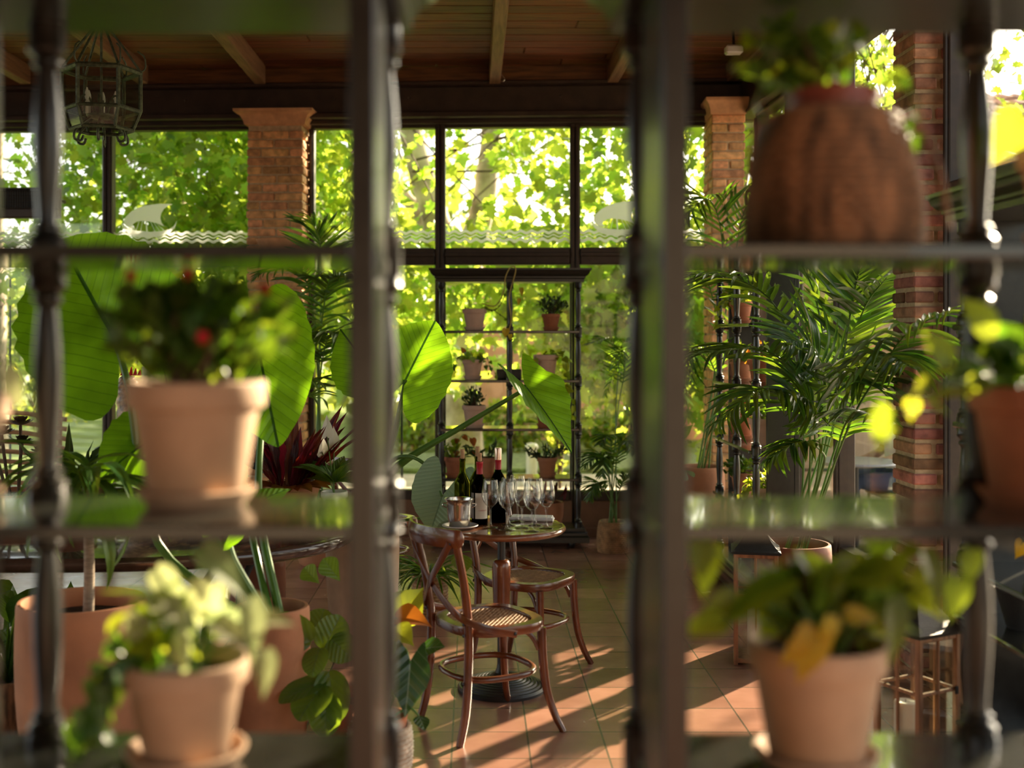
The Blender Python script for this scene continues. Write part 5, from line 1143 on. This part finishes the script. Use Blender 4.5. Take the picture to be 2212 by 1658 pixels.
palm('small feathery palm in a woven basket right of the back shelf', AB, .12, .235, None, [
    pp((1318, 1060, 9.0), (1305, 990, 8.95), (1285, 985, 8.9), (1262, 1010, 8.85)), pp((1322, 1040, 9.0), (1320, 960, 9.0), (1315, 940, 8.9), (1295, 960, 8.8)),
    pp((1325, 1050, 9.0), (1335, 980, 8.9), (1350, 950, 8.9), (1372, 980, 8.8)), pp((1322, 1090, 8.95), (1300, 1050, 8.9), (1290, 1045, 8.85), (1272, 1080, 8.8)),
    pp((1330, 1090, 8.95), (1345, 1040, 8.9), (1360, 1030, 8.85), (1380, 1060, 8.8)), pp((1330, 900, 9.1), (1335, 790, 9.1), (1315, 735, 9.0), (1262, 745, 8.9)),
    pp((1333, 900, 9.1), (1350, 800, 9.05), (1345, 760, 8.95), (1305, 860, 8.8)), pp((1318, 1040, 8.9), (1312, 1000, 8.8), (1305, 990, 8.75), (1300, 1030, 8.7))], L=.17, W=.018, n=20, droop=.7, basket=(.115, .105, .135, .235), stemr=.005)
palm('kentia palm beside the left brick column, behind the flowering pot', (-1.12, 8.55, 0), .17, .45, tc_mid, [
    pp((690, 800, 8.5), (700, 660, 8.3), (720, 600, 8.1), (790, 590, 7.9)), pp((685, 780, 8.5), (670, 640, 8.3), (640, 580, 8.1), (560, 590, 7.9)), pp((690, 850, 8.4), (680, 760, 8.2), (650, 700, 8.0), (590, 720, 7.8)),
    pp((690, 850, 8.4), (700, 760, 8.2), (720, 720, 8.0), (780, 760, 7.8)), pp((690, 900, 8.3), (670, 850, 8.1), (640, 820, 7.9), (580, 860, 7.8)), pp((690, 760, 8.5), (695, 600, 8.5), (690, 520, 8.4), (670, 470, 8.3))], L=.36, W=.026, n=20, droop=1.0)

# ---------------------------------------------------------------- elephant ears
loc = V((-.77, 4.50, 0))
t, z = potted('terracotta cylinder planter of giant elephant ear leaves, left of the open gap', loc, .145, .63, tc_mid, 'cyl', name='elephant_ear_plant')
b0 = loc + V((0, 0, .58))
big_leaf(t, loc, P(245, 726, 4.75), P(118, 505, 4.95), .68, (.05, -1, .10), shape='ear', bend=.2, fold=.28, wave=.05, pet=[b0 + V((-.04, 0, 0)), P(470, 1290, 4.55), P(330, 1150, 4.6), P(278, 840, 4.6)], pr=(.020, .012))
big_leaf(t, loc, P(555, 735, 4.95), P(598, 955, 4.75), .46, (.1, -1, .30), shape='ear', bend=.35, fold=.25, wave=.05, pet=[b0 + V((.03, .03, 0)), P(560, 1100, 4.7), P(565, 900, 4.95), P(566, 760, 5.02)], pr=(.018, .010))
big_leaf(t, loc, P(325, 950, 4.60), P(192, 1030, 4.45), .34, (-.1, -1, .75), bend=.5, pet=[b0 + V((-.06, -.02, 0)), P(540, 1290, 4.5), P(400, 1060, 4.62), P(350, 950, 4.66)], pr=(.018, .010))
big_leaf(t, loc, P(330, 690, 5.1), P(360, 840, 5.0), .26, (0, -1, .4), bend=.3, pet=[b0, P(500, 1000, 4.9), P(360, 720, 5.15)], pr=(.016, .010))
big_leaf(t, loc, P(500, 1130, 4.45), P(620, 1010, 4.6), .22, (0, -.5, 1), bend=.7, pet=[b0 + V((0, -.05, 0)), P(500, 1200, 4.4)], pr=(.022, .012))
loc = V((-.585, 6.25, 0))
t, z = potted('tall pale terracotta planter of elephant ear leaves left of the bistro table', loc, .19, .74, tc_pale, 'cyl', name='elephant_ear_plant')
b0 = loc + V((0, 0, .70))
big_leaf(t, loc, P(876, 820, 6.05), P(940, 690, 6.1), .44, (-.1, -1, .0), shape='ear', bend=.15, fold=.06, pet=[b0, P(845, 960, 6.2), P(864, 880, 6.12)], pr=(.020, .010))
big_leaf(t, loc, P(1138, 838, 5.98), P(1245, 972, 5.85), .34, (.62, -.70, .25), shape='sagit', bend=.2, fold=.5, wave=.05, wk=20, pet=[b0 + V((.06, 0, 0)), P(850, 1015, 6.2), P(1000, 920, 6.1)], pr=(.030, .017, .010))
big_leaf(t, loc, P(955, 1072, 5.86), P(930, 1146, 5.80), .31, (-.1, -1, .25), mat=lf_blue, shape='lobed', bend=.2, fold=.18, wave=.05, wk=14, Lk=1.05, pet=[b0 + V((.05, -.1, 0)), P(835, 1010, 6.1), P(880, 985, 6.0), P(925, 1010, 5.94)], pr=(.014, .007))
big_leaf(t, loc, P(800, 800, 6.3), P(730, 700, 6.4), .40, (.1, -1, .2), pet=[b0, P(800, 950, 6.3)], pr=(.018, .010))
big_leaf(t, loc, P(992, 1195, 6.05), P(1003, 1236, 5.95), .11, (.3, -1, .3), shape='ovate', mat=lf_fid, bend=.3, pet=[b0 + V((.08, -.1, -.02)), P(950, 1120, 6.08), P(985, 1165, 6.06)], pr=(.008, .005))

# ---------------------------------------------------------------- floor plants left of the gap
loc = V((-.345, 4.36, 0))
t = thing('basket_planter', 'white woven basket of dark-veined elephant ears at the left of the gap', 'basket planter', loc)
woven(None, .10, .115, .135, .225, wicker_pale, t, 24, 13)
MB().lathe([(0, .05), (.08, .05), (.100, .24), (.104, .262), (.094, .262), (.09, .22)], 30).obj('inner_pot', tc_orange, t, 45); MB().lathe([(0, .22), (.092, .225), (.09, .2)], 20).obj('soil', soil, t, 0)
b0 = loc + V((0, 0, .22))
big_leaf(t, loc, P(886, 1432, 4.30), P(878, 1550, 4.22), .165, (.25, -1, .35), mat=lf_polly, shape='sagit', bend=.35, fold=.12, wave=.02, pet=[b0, P(850, 1450, 4.36), P(872, 1400, 4.36)], pr=(.007, .005))
big_leaf(t, loc, P(905, 1545, 4.34), P(918, 1572, 4.26), .06, (.3, -1, .3), mat=lf_polly, shape='ovate', pet=[b0, P(880, 1530, 4.36)], pr=(.005, .004), bend=.3)
big_leaf(t, loc, P(905, 1405, 4.52), P(952, 1385, 4.45), .10, (.1, -.6, .8), mat=lf_polly, shape='ovate', bend=.5, pet=[b0, P(870, 1470, 4.45)], pr=(.006, .004))
big_leaf(t, loc, P(862, 1330, 4.55), P(918, 1262, 4.60), .15, (.2, -.8, .5), mat=lf_pothos, shape='heart_s', bend=.5, fold=.3, pet=[b0, P(848, 1430, 4.5)], pr=(.007, .005))
big_leaf(t, loc, P(858, 1335, 4.52), P(930, 1325, 4.45), .13, (.1, -.5, .9), mat=lf_rust, shape='heart_s', bend=.9, fold=.3, pet=[b0, P(850, 1430, 4.45)], pr=(.007, .005))
big_leaf(t, loc, P(850, 1362, 4.42), P(893, 1380, 4.34), .12, (.2, -.6, .7), mat=lf_pothos, shape='heart_s', bend=.6, fold=.2, pet=[b0, P(848, 1440, 4.4)], pr=(.006, .005))
big_leaf(t, loc, P(845, 1500, 4.36), P(800, 1440, 4.3), .16, (.1, -1, .3), mat=lf_polly, shape='sagit', pet=[b0, P(850, 1510, 4.36)], pr=(.006, .005))
loc = V((-.255, 6.95, 0))
t = thing('basket_planter', 'tan woven basket with a spider plant behind the nearest chair', 'basket planter', loc); woven(None, .095, .10, .115, .25, wicker_tan, t, 22, 13)
MB().lathe([(0, .20), (.085, .215), (.08, .19)], 20).obj('soil', soil, t, 0)
n = 60; a = rng.uniform(0, 6.28, n); m = MB()
leaves(m, T('strap', 6, 2), np.tile([0, 0, .22], (n, 1)), np.stack([np.cos(a), np.sin(a), rng.uniform(.4, 1.6, n)], 1), np.stack([-np.cos(a), -np.sin(a), np.full(n, .9)], 1), rng.uniform(.26, .46, n), .020, rng.uniform(1.2, 2.2, n), .4)
o = m.obj('foliage', lf_strap, t, 0); o['kind'] = 'stuff'
loc = V((-.60, 4.72, 0))
t, z = potted('broad-leaved rubber plant in a clay pot beside the terracotta cylinder', loc + V((.14, -.12, 0)), .13, .26, tc_orange, name='rubber_plant'); loc = loc + V((.14, -.12, 0))
b0 = loc + V((0, 0, z)); MB().tube(smooth([(0, 0, z - .02), (.02, 0, .5), (0, .02, .74)], 10), [.011, .006], 8).obj('stem', twig_m, t)
for a_, d_, W_, nn in [((672, 1385, 4.45), (585, 1340, 4.38), .135, (-.2, -1, .25)), ((700, 1400, 4.5), (735, 1330, 4.5), .13, (.2, -1, .2)), ((680, 1380, 4.55), (700, 1310, 4.6), .12, (0, -1, .2)), ((700, 1470, 4.4), (600, 1500, 4.3), .11, (0, -.35, 1)), ((700, 1480, 4.38), (640, 1545, 4.26), .15, (-.2, -.6, .8)), ((710, 1450, 4.42), (725, 1560, 4.3), .13, (.3, -1, .3)), ((690, 1400, 4.45), (670, 1455, 4.36), .10, (-.3, -1, .3)), ((705, 1500, 4.36), (700, 1590, 4.28), .12, (0, -1, .5)), ((715, 1380, 4.5), (760, 1420, 4.45), .12, (.3, -1, .3)), ((690, 1260, 4.7), (655, 1225, 4.7), .08, (0, -1, .2)), ((735, 1255, 4.7), (700, 1210, 4.65), .09, (0, -1, .3))]:
    big_leaf(t, loc, P(*a_), P(*d_), W_, nn, mat=lf_fid, shape='obov' if W_ < .1 else 'round', bend=.4, fold=.15, res=4)
loc = V((FX(178, 4.3), 4.3, 0))
t, z = potted('large rounded terracotta planter with a ringed dracaena trunk at the left', loc, .228, .70, tc_mid, 'cyl', name='dracaena_plant', fill=.90)
MB().tube(smooth([(.02, 0, z - .05), (.025, 0, z + .2), (.015, 0, z + .52)], 16), [.021, .019, .017], 12).obj('trunk', trunk_g, t)
MB().tube(smooth([(.02, 0, z + .28), (.06, 0, z + .36), (.07, .01, z + .48)], 10), [.014, .012], 10).obj('branch', trunk_g, t)
n = 46; a = rng.uniform(0, 6.28, n); m = MB()
leaves(m, T('lance', 4, 2), np.tile([.015, 0, z + .48], (n, 1)) + rng.normal(size=(n, 3)) * [.01, .01, .05], np.stack([np.cos(a), np.sin(a), rng.uniform(-.2, 1.3, n)], 1), np.stack([-np.cos(a) * .6, -np.sin(a) * .6, np.full(n, 1)], 1), rng.uniform(.30, .46, n), .055, rng.uniform(1.0, 2.3, n), .3, .01)
o = m.obj('foliage', lf_strap, t, 0); o['kind'] = 'stuff'
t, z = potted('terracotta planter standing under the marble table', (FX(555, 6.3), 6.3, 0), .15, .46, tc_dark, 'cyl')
t, z = potted('woven-look brown planter of grassy leaves at the lower left edge', (FX(18, 4.75), 4.75, 0), .16, .30, wicker_brown, 'cyl')
n = 50; a = rng.uniform(0, 6.28, n); m = MB()
leaves(m, T('strap', 6, 1), np.tile([0, 0, z], (n, 1)), np.stack([np.cos(a) * .5, np.sin(a) * .5, np.ones(n)], 1), np.stack([-np.cos(a), -np.sin(a), np.full(n, .5)], 1), rng.uniform(.2, .42, n), .016, 1.0, .4); o = m.obj('foliage', lf_strap, t, 0); o['kind'] = 'stuff'
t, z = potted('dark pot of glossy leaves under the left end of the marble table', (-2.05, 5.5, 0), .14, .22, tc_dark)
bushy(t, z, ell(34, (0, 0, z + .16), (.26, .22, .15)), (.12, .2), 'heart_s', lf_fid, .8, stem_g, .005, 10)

# ---------------------------------------------------------------- on the marble table
ZT = .75
loc = (FX(628, 6.02), 6.02, ZT)
t, z = potted('terracotta bowl of dark red upright leaves on the marble table', loc, .152, .15, tc_mid, 'bowl')
m = MB(); n = 30; a = rng.uniform(0, 6.28, n); tl = rng.uniform(.25, .75, n)
leaves(m, T('lance', 4, 3), np.stack([.07 * np.cos(a), .07 * np.sin(a), np.full(n, z)], 1), np.stack([np.cos(a) * tl + .18, np.sin(a) * tl, np.ones(n)], 1), np.stack([-np.cos(a), -np.sin(a) - .6, np.full(n, .3)], 1), rng.uniform(.32, .56, n), .075, rng.uniform(-.1, .5, n), .25, .05, 30)
o = m.obj('foliage', lf_red, t, 0); o['kind'] = 'stuff'
m = MB(); a = rng.uniform(0, 6.28, 16); leaves(m, T('ovate', 2, 2), np.stack([.09 * np.cos(a), .09 * np.sin(a), np.full(16, z + .02)], 1), np.stack([np.cos(a), np.sin(a), np.full(16, .35)], 1), np.tile([0, -.3, 1], (16, 1)), rng.uniform(.10, .17, 16), .07, .8, .2); m.obj('low_leaves', lf_rust, t, 0)
m = MB()
for k in range(24): a_ = rnd.uniform(0, 6.28); m.tube([(.07 * math.cos(a_), .07 * math.sin(a_), z - .01), (.08 * math.cos(a_), .08 * math.sin(a_), z + rnd.uniform(.03, .09))], .003, 5)
m.obj('leaf_stalks', M('straw_stalks', (.42, .26, .08), .7), t)
t, z = potted('peace lily with white flowers at the right end of the marble table', (FX(722, 5.9), 5.9, ZT), .07, .13, white_china)
n = 18; a = rng.uniform(0, 6.28, n); m = MB()
leaves(m, T('ovate', 3, 2), np.tile([0, 0, z + .06], (n, 1)), np.stack([np.cos(a) * .8, np.sin(a) * .8, rng.uniform(.3, 1.3, n)], 1), np.tile([0, -.4, 1], (n, 1)), rng.uniform(.16, .26, n), .07, .9, .2); o = m.obj('foliage', lf_fid, t, 0); o['kind'] = 'stuff'
m = MB(); f = MB(); 
for x, y, h_ in ((-.03, -.06, .32), (.0, -.02, .26), (-.06, 0, .22)): m.tube(smooth([(0, 0, z), (x * .6, y * .6, z + h_ * .6), (x, y, z + h_)], 8), .003, 5); leaves(f, T('heart_s', 3, 2), np.array([[x, y, z + h_ - .02]]), np.array([[.05, -.2, 1]]), np.array([[.3, -1, .2]]), .11, .06, .4, .3)
m.obj('flower_stalks', stem_g, t); f.obj('white_flowers', flower_white, t, 0)
loc = (FX(36, 5.75), 5.75, ZT)
t, z = potted('terracotta bowl of dark aeonium rosettes at the left end of the marble table', loc, .18, .15, tc_orange, 'bowl')
m = MB(); f = MB()
for x, y, h_, s in ((-.06, -.03, .30, .07), (.05, -.06, .26, .06), (.0, .05, .34, .07), (.11, 0, .21, .05), (-.12, .02, .23, .06), (.16, -.04, .30, .055)):
    m.tube(smooth([(x * .4, y * .4, z - .01), (x * .7, y, z + h_ * .5), (x, y, z + h_)], 8), .008, 7)
    for rr in range(3):
        k = 11 - rr * 2; a = np.arange(k) * 6.283 / k + rr * .3; e = .15 + .45 * rr; D = np.stack([np.cos(a), np.sin(a), np.full(k, e)], 1)
        leaves(f, T('obov', 2, 1), np.tile([x, y, z + h_ + rr * .006], (k, 1)), D, np.stack([-np.cos(a) * .5, -np.sin(a) * .5, np.full(k, 1)], 1), s * (1 - .22 * rr), s * .42, -.5, .2)
m.obj('stems', twig_m, t); o = f.obj('rosettes', leafmat('aeonium_leaf', (.045, .035, .02), (.10, .06, .02), .2, .3, var=.3), t, 0)
loc = (FX(150, 5.35), 5.35, ZT)
t, z = potted('low dark bowl with wavy upright leaves in the middle of the marble table', loc, .12, .11, tc_dark, 'bowl')
n = 15; a = rng.uniform(0, 6.28, n); m = MB()
leaves(m, T('lance', 4, 3), np.tile([0, 0, z], (n, 1)), np.stack([np.cos(a) * .45, np.sin(a) * .3, np.ones(n)], 1), np.stack([-np.cos(a), -np.sin(a) - .6, np.full(n, .3)], 1), rng.uniform(.22, .52, n), .06, rng.uniform(0, .6, n), .3, .10, 22); o = m.obj('foliage', lf_succ, t, 0); o['kind'] = 'stuff'
# painted bird figure
loc = V((FX(385, 6.1), 6.1, ZT)); t = thing('bird_figure', 'speckled brown and blue bird figure half hidden behind the flowering pot', 'figurine', loc)
bm_ = M('speckled_bird_glaze', (.55, .36, .20), .4, noise=(28, .85), col2=(.06, .04, .04)); blue_g = M('dark_blue_glaze', (.03, .05, .10), .3, noise=(30, .7))
sp_ = [(.24, -.02, .30, .10), (.12, 0, .26, .165), (0, 0, .24, .18), (-.12, 0, .30, .16), (-.20, 0, .42, .115), (-.24, 0, .54, .075), (-.255, 0, .62, .062), (-.27, 0, .67, .05), (-.285, 0, .70, .02)]
m = MB(); q = smooth([s[:3] for s in sp_], 40); rr = np.interp(np.linspace(0, 8, 40), range(9), [s[3] for s in sp_]) + .004 * np.sin(np.arange(40) * 2.2); m.tube(q, rr, 22); m.obj('body', bm_, t, 60)
m = MB(); m.lathe([(0, 0), (.020, 0), (.012, .03), (0, .07)], 10); m.xf(Matrix.Translation((-.30, 0, .655)) @ Matrix.Rotation(math.radians(-100), 4, 'Y')); m.obj('beak', cane, t)
m = MB()
for k in range(5): m.prism([(-.30 + .022 * k, .70), (-.28 + .022 * k, .70), (-.285 + .022 * k, .745 - .004 * abs(k - 2) * 2)], -.008, .008, 1)
m.obj('comb', flower_red, t)
n = 60; m = MB(); pb = np.stack([rng.uniform(-.17, .14, n), np.where(rng.random(n) < .5, -.17, .17), rng.uniform(.18, .36, n)], 1); leaves(m, T('obov', 2, 1), pb, np.tile([.9, 0, -.5], (n, 1)) + rng.normal(size=(n, 3)) * .1, np.stack([0 * pb[:, 0], np.sign(pb[:, 1]), 0 * pb[:, 0] + .1], 1), .11, .05, .3, .1); o = m.obj('wing_feathers', blue_g, t, 0); o['kind'] = 'stuff'
n = 14; m = MB(); e = np.linspace(-.5, 1.1, n); leaves(m, T('lance', 4, 2), np.tile([.26, 0, .32], (n, 1)), np.stack([np.cos(e), rng.uniform(-.2, .2, n), np.sin(e)], 1), np.tile([-.3, -1, .5], (n, 1)), rng.uniform(.25, .38, n), .055, .9, .15); m.obj('tail_feathers', blue_g, t, 0)
for s in (-1, 1): MB().tube(smooth([(.02, s * .05, .10), (.03, s * .055, .04), (.02, s * .055, .012), (-.06, s * .06, .008)], 10), .012, 8).obj('leg', cane, t)
MB().lathe([(0, 0), (.14, 0), (.15, .01), (.14, .02), (0, .022)], 24).obj('stand', blue_g, t, 40)

# ---------------------------------------------------------------- seated guest on the terrace
def skin(name, verts, edges, radii, mat, parent, sub=2, root=0):
    me = bpy.data.meshes.new(name); me.from_pydata([tuple(v) for v in verts], edges, []); o = bpy.data.objects.new(name, me); COL.objects.link(o)
    sm = o.modifiers.new('skin', 'SKIN'); sm.use_smooth_shade = True; o.modifiers.new('sub', 'SUBSURF').levels = sub
    for i, r in enumerate(radii): me.skin_vertices[0].data[i].radius = (r, r) if np.isscalar(r) else r; me.skin_vertices[0].data[i].use_root = i == root
    bpy.context.view_layer.update()
    m2 = bpy.data.meshes.new_from_object(o.evaluated_get(bpy.context.evaluated_depsgraph_get())); bpy.data.objects.remove(o)
    m2.materials.append(mat); q = bpy.data.objects.new(name, m2); COL.objects.link(q); q.parent = parent; return q
GX, GY = FX(1940, 10.2), 10.2
t = thing('person', 'seated person in white top and dark blue trousers on the terrace outside', 'person', (GX, GY, -.11), math.radians(90))
sk = M('skin', (.45, .25, .16), .5); wt = M('white_shirt', (.75, .74, .72), .8); bl = M('dark_blue_trousers', (.03, .05, .10), .8)
vs_ = [(0, 0, .50), (0, -.01, .66), (0, .0, .86), (0, .0, 1.0), (0, .01, 1.08), (0, .03, 1.17), (0, .03, 1.27)]; ed = [(0, 1), (1, 2), (2, 3), (3, 4), (4, 5), (5, 6)]; rd = [(.15, .11), (.13, .10), (.15, .11), (.10, .08), .05, (.075, .09), (.06, .075)]
for s in (-1, 1):
    n = len(vs_); vs_ += [(s * .17, 0, .96), (s * .22, .06, .74), (s * .16, .28, .66), (s * .12, .34, .67)]; ed += [(3, n), (n, n + 1), (n + 1, n + 2), (n + 2, n + 3)]; rd += [.05, .042, .033, (.035, .018)]
    for k in range(5): vs_.append((s * (.12 - .016 + .011 * k), .40 + .008 * (2 - abs(k - 2)), .665)); ed.append((n + 3, len(vs_) - 1)); rd.append(.009)
    n = len(vs_); vs_ += [(s * .10, .04, .50), (s * .12, .44, .52), (s * .12, .42, .10), (s * .12, .54, .04)]; ed += [(0, n), (n, n + 1), (n + 1, n + 2), (n + 2, n + 3)]; rd += [.085, .065, .042, .035]
skin('body', vs_, ed, rd, sk, t)
sv = [(0, 0, .52), (0, -.01, .66), (0, 0, .86), (0, 0, 1.0)]; se = [(0, 1), (1, 2), (2, 3)]; sr_ = [(.165, .125), (.15, .115), (.168, .125), (.115, .09)]
for s in (-1, 1): n = len(sv); sv += [(s * .17, 0, .96), (s * .215, .05, .78)]; se += [(3, n), (n, n + 1)]; sr_ += [.065, .06]
skin('shirt', sv, se, sr_, wt, t)
tv = [(0, 0, .50)]; te = []; tr = [(.165, .125)]
for s in (-1, 1): n = len(tv); tv += [(s * .10, .05, .50), (s * .12, .44, .52), (s * .12, .42, .14)]; te += [(0, n), (n, n + 1), (n + 1, n + 2)]; tr += [.10, .08, .06]
skin('trousers', tv, te, tr, bl, t)
MB().lathe([(0, .115), (.05, .10), (.085, .05), (.095, 0), (.09, -.05), (.06, -.08)], 20, (0, .01, 1.24)).obj('hair', M('dark_hair', (.03, .02, .015), .6), t, 60)
m = MB()
t = thing('terrace_chair', 'pale wooden chair under the seated person on the terrace', 'chair', (GX, GY, -.11), math.radians(90))
MB().box((-.21, -.20, .38), (.21, .22, .41), .01).obj('seat', slat_m, t)
for sx in (-1, 1):
    MB().tube([(sx * .19, .20, 0), (sx * .18, .19, .39)], .016, 8).obj('front_leg', slat_m, t); MB().tube(smooth([(sx * .19, -.24, 0), (sx * .18, -.19, .40), (sx * .18, -.27, .86)], 10), .016, 8).obj('back_leg', slat_m, t)
for z in (.55, .67, .79): MB().box((-.18, -.245 - (z - .5) * .1, z), (.18, -.225 - (z - .5) * .1, z + .06), .006).obj('back_slat', slat_m, t)
t = thing('terrace_table', 'round grey cafe table on the terrace beyond the palm stems', 'table', (FX(1848, 9.75), 9.75, -.11))
MB().lathe([(0, .705), (.33, .705), (.345, .715), (.34, .73), (0, .732)], 36).obj('table_top', M('grey_table_top', (.35, .35, .37), .3), t, 40); MB().lathe([(.2, 0), (.2, .012), (.03, .03), (.025, .705)], 20).obj('pedestal', black_metal, t, 30)
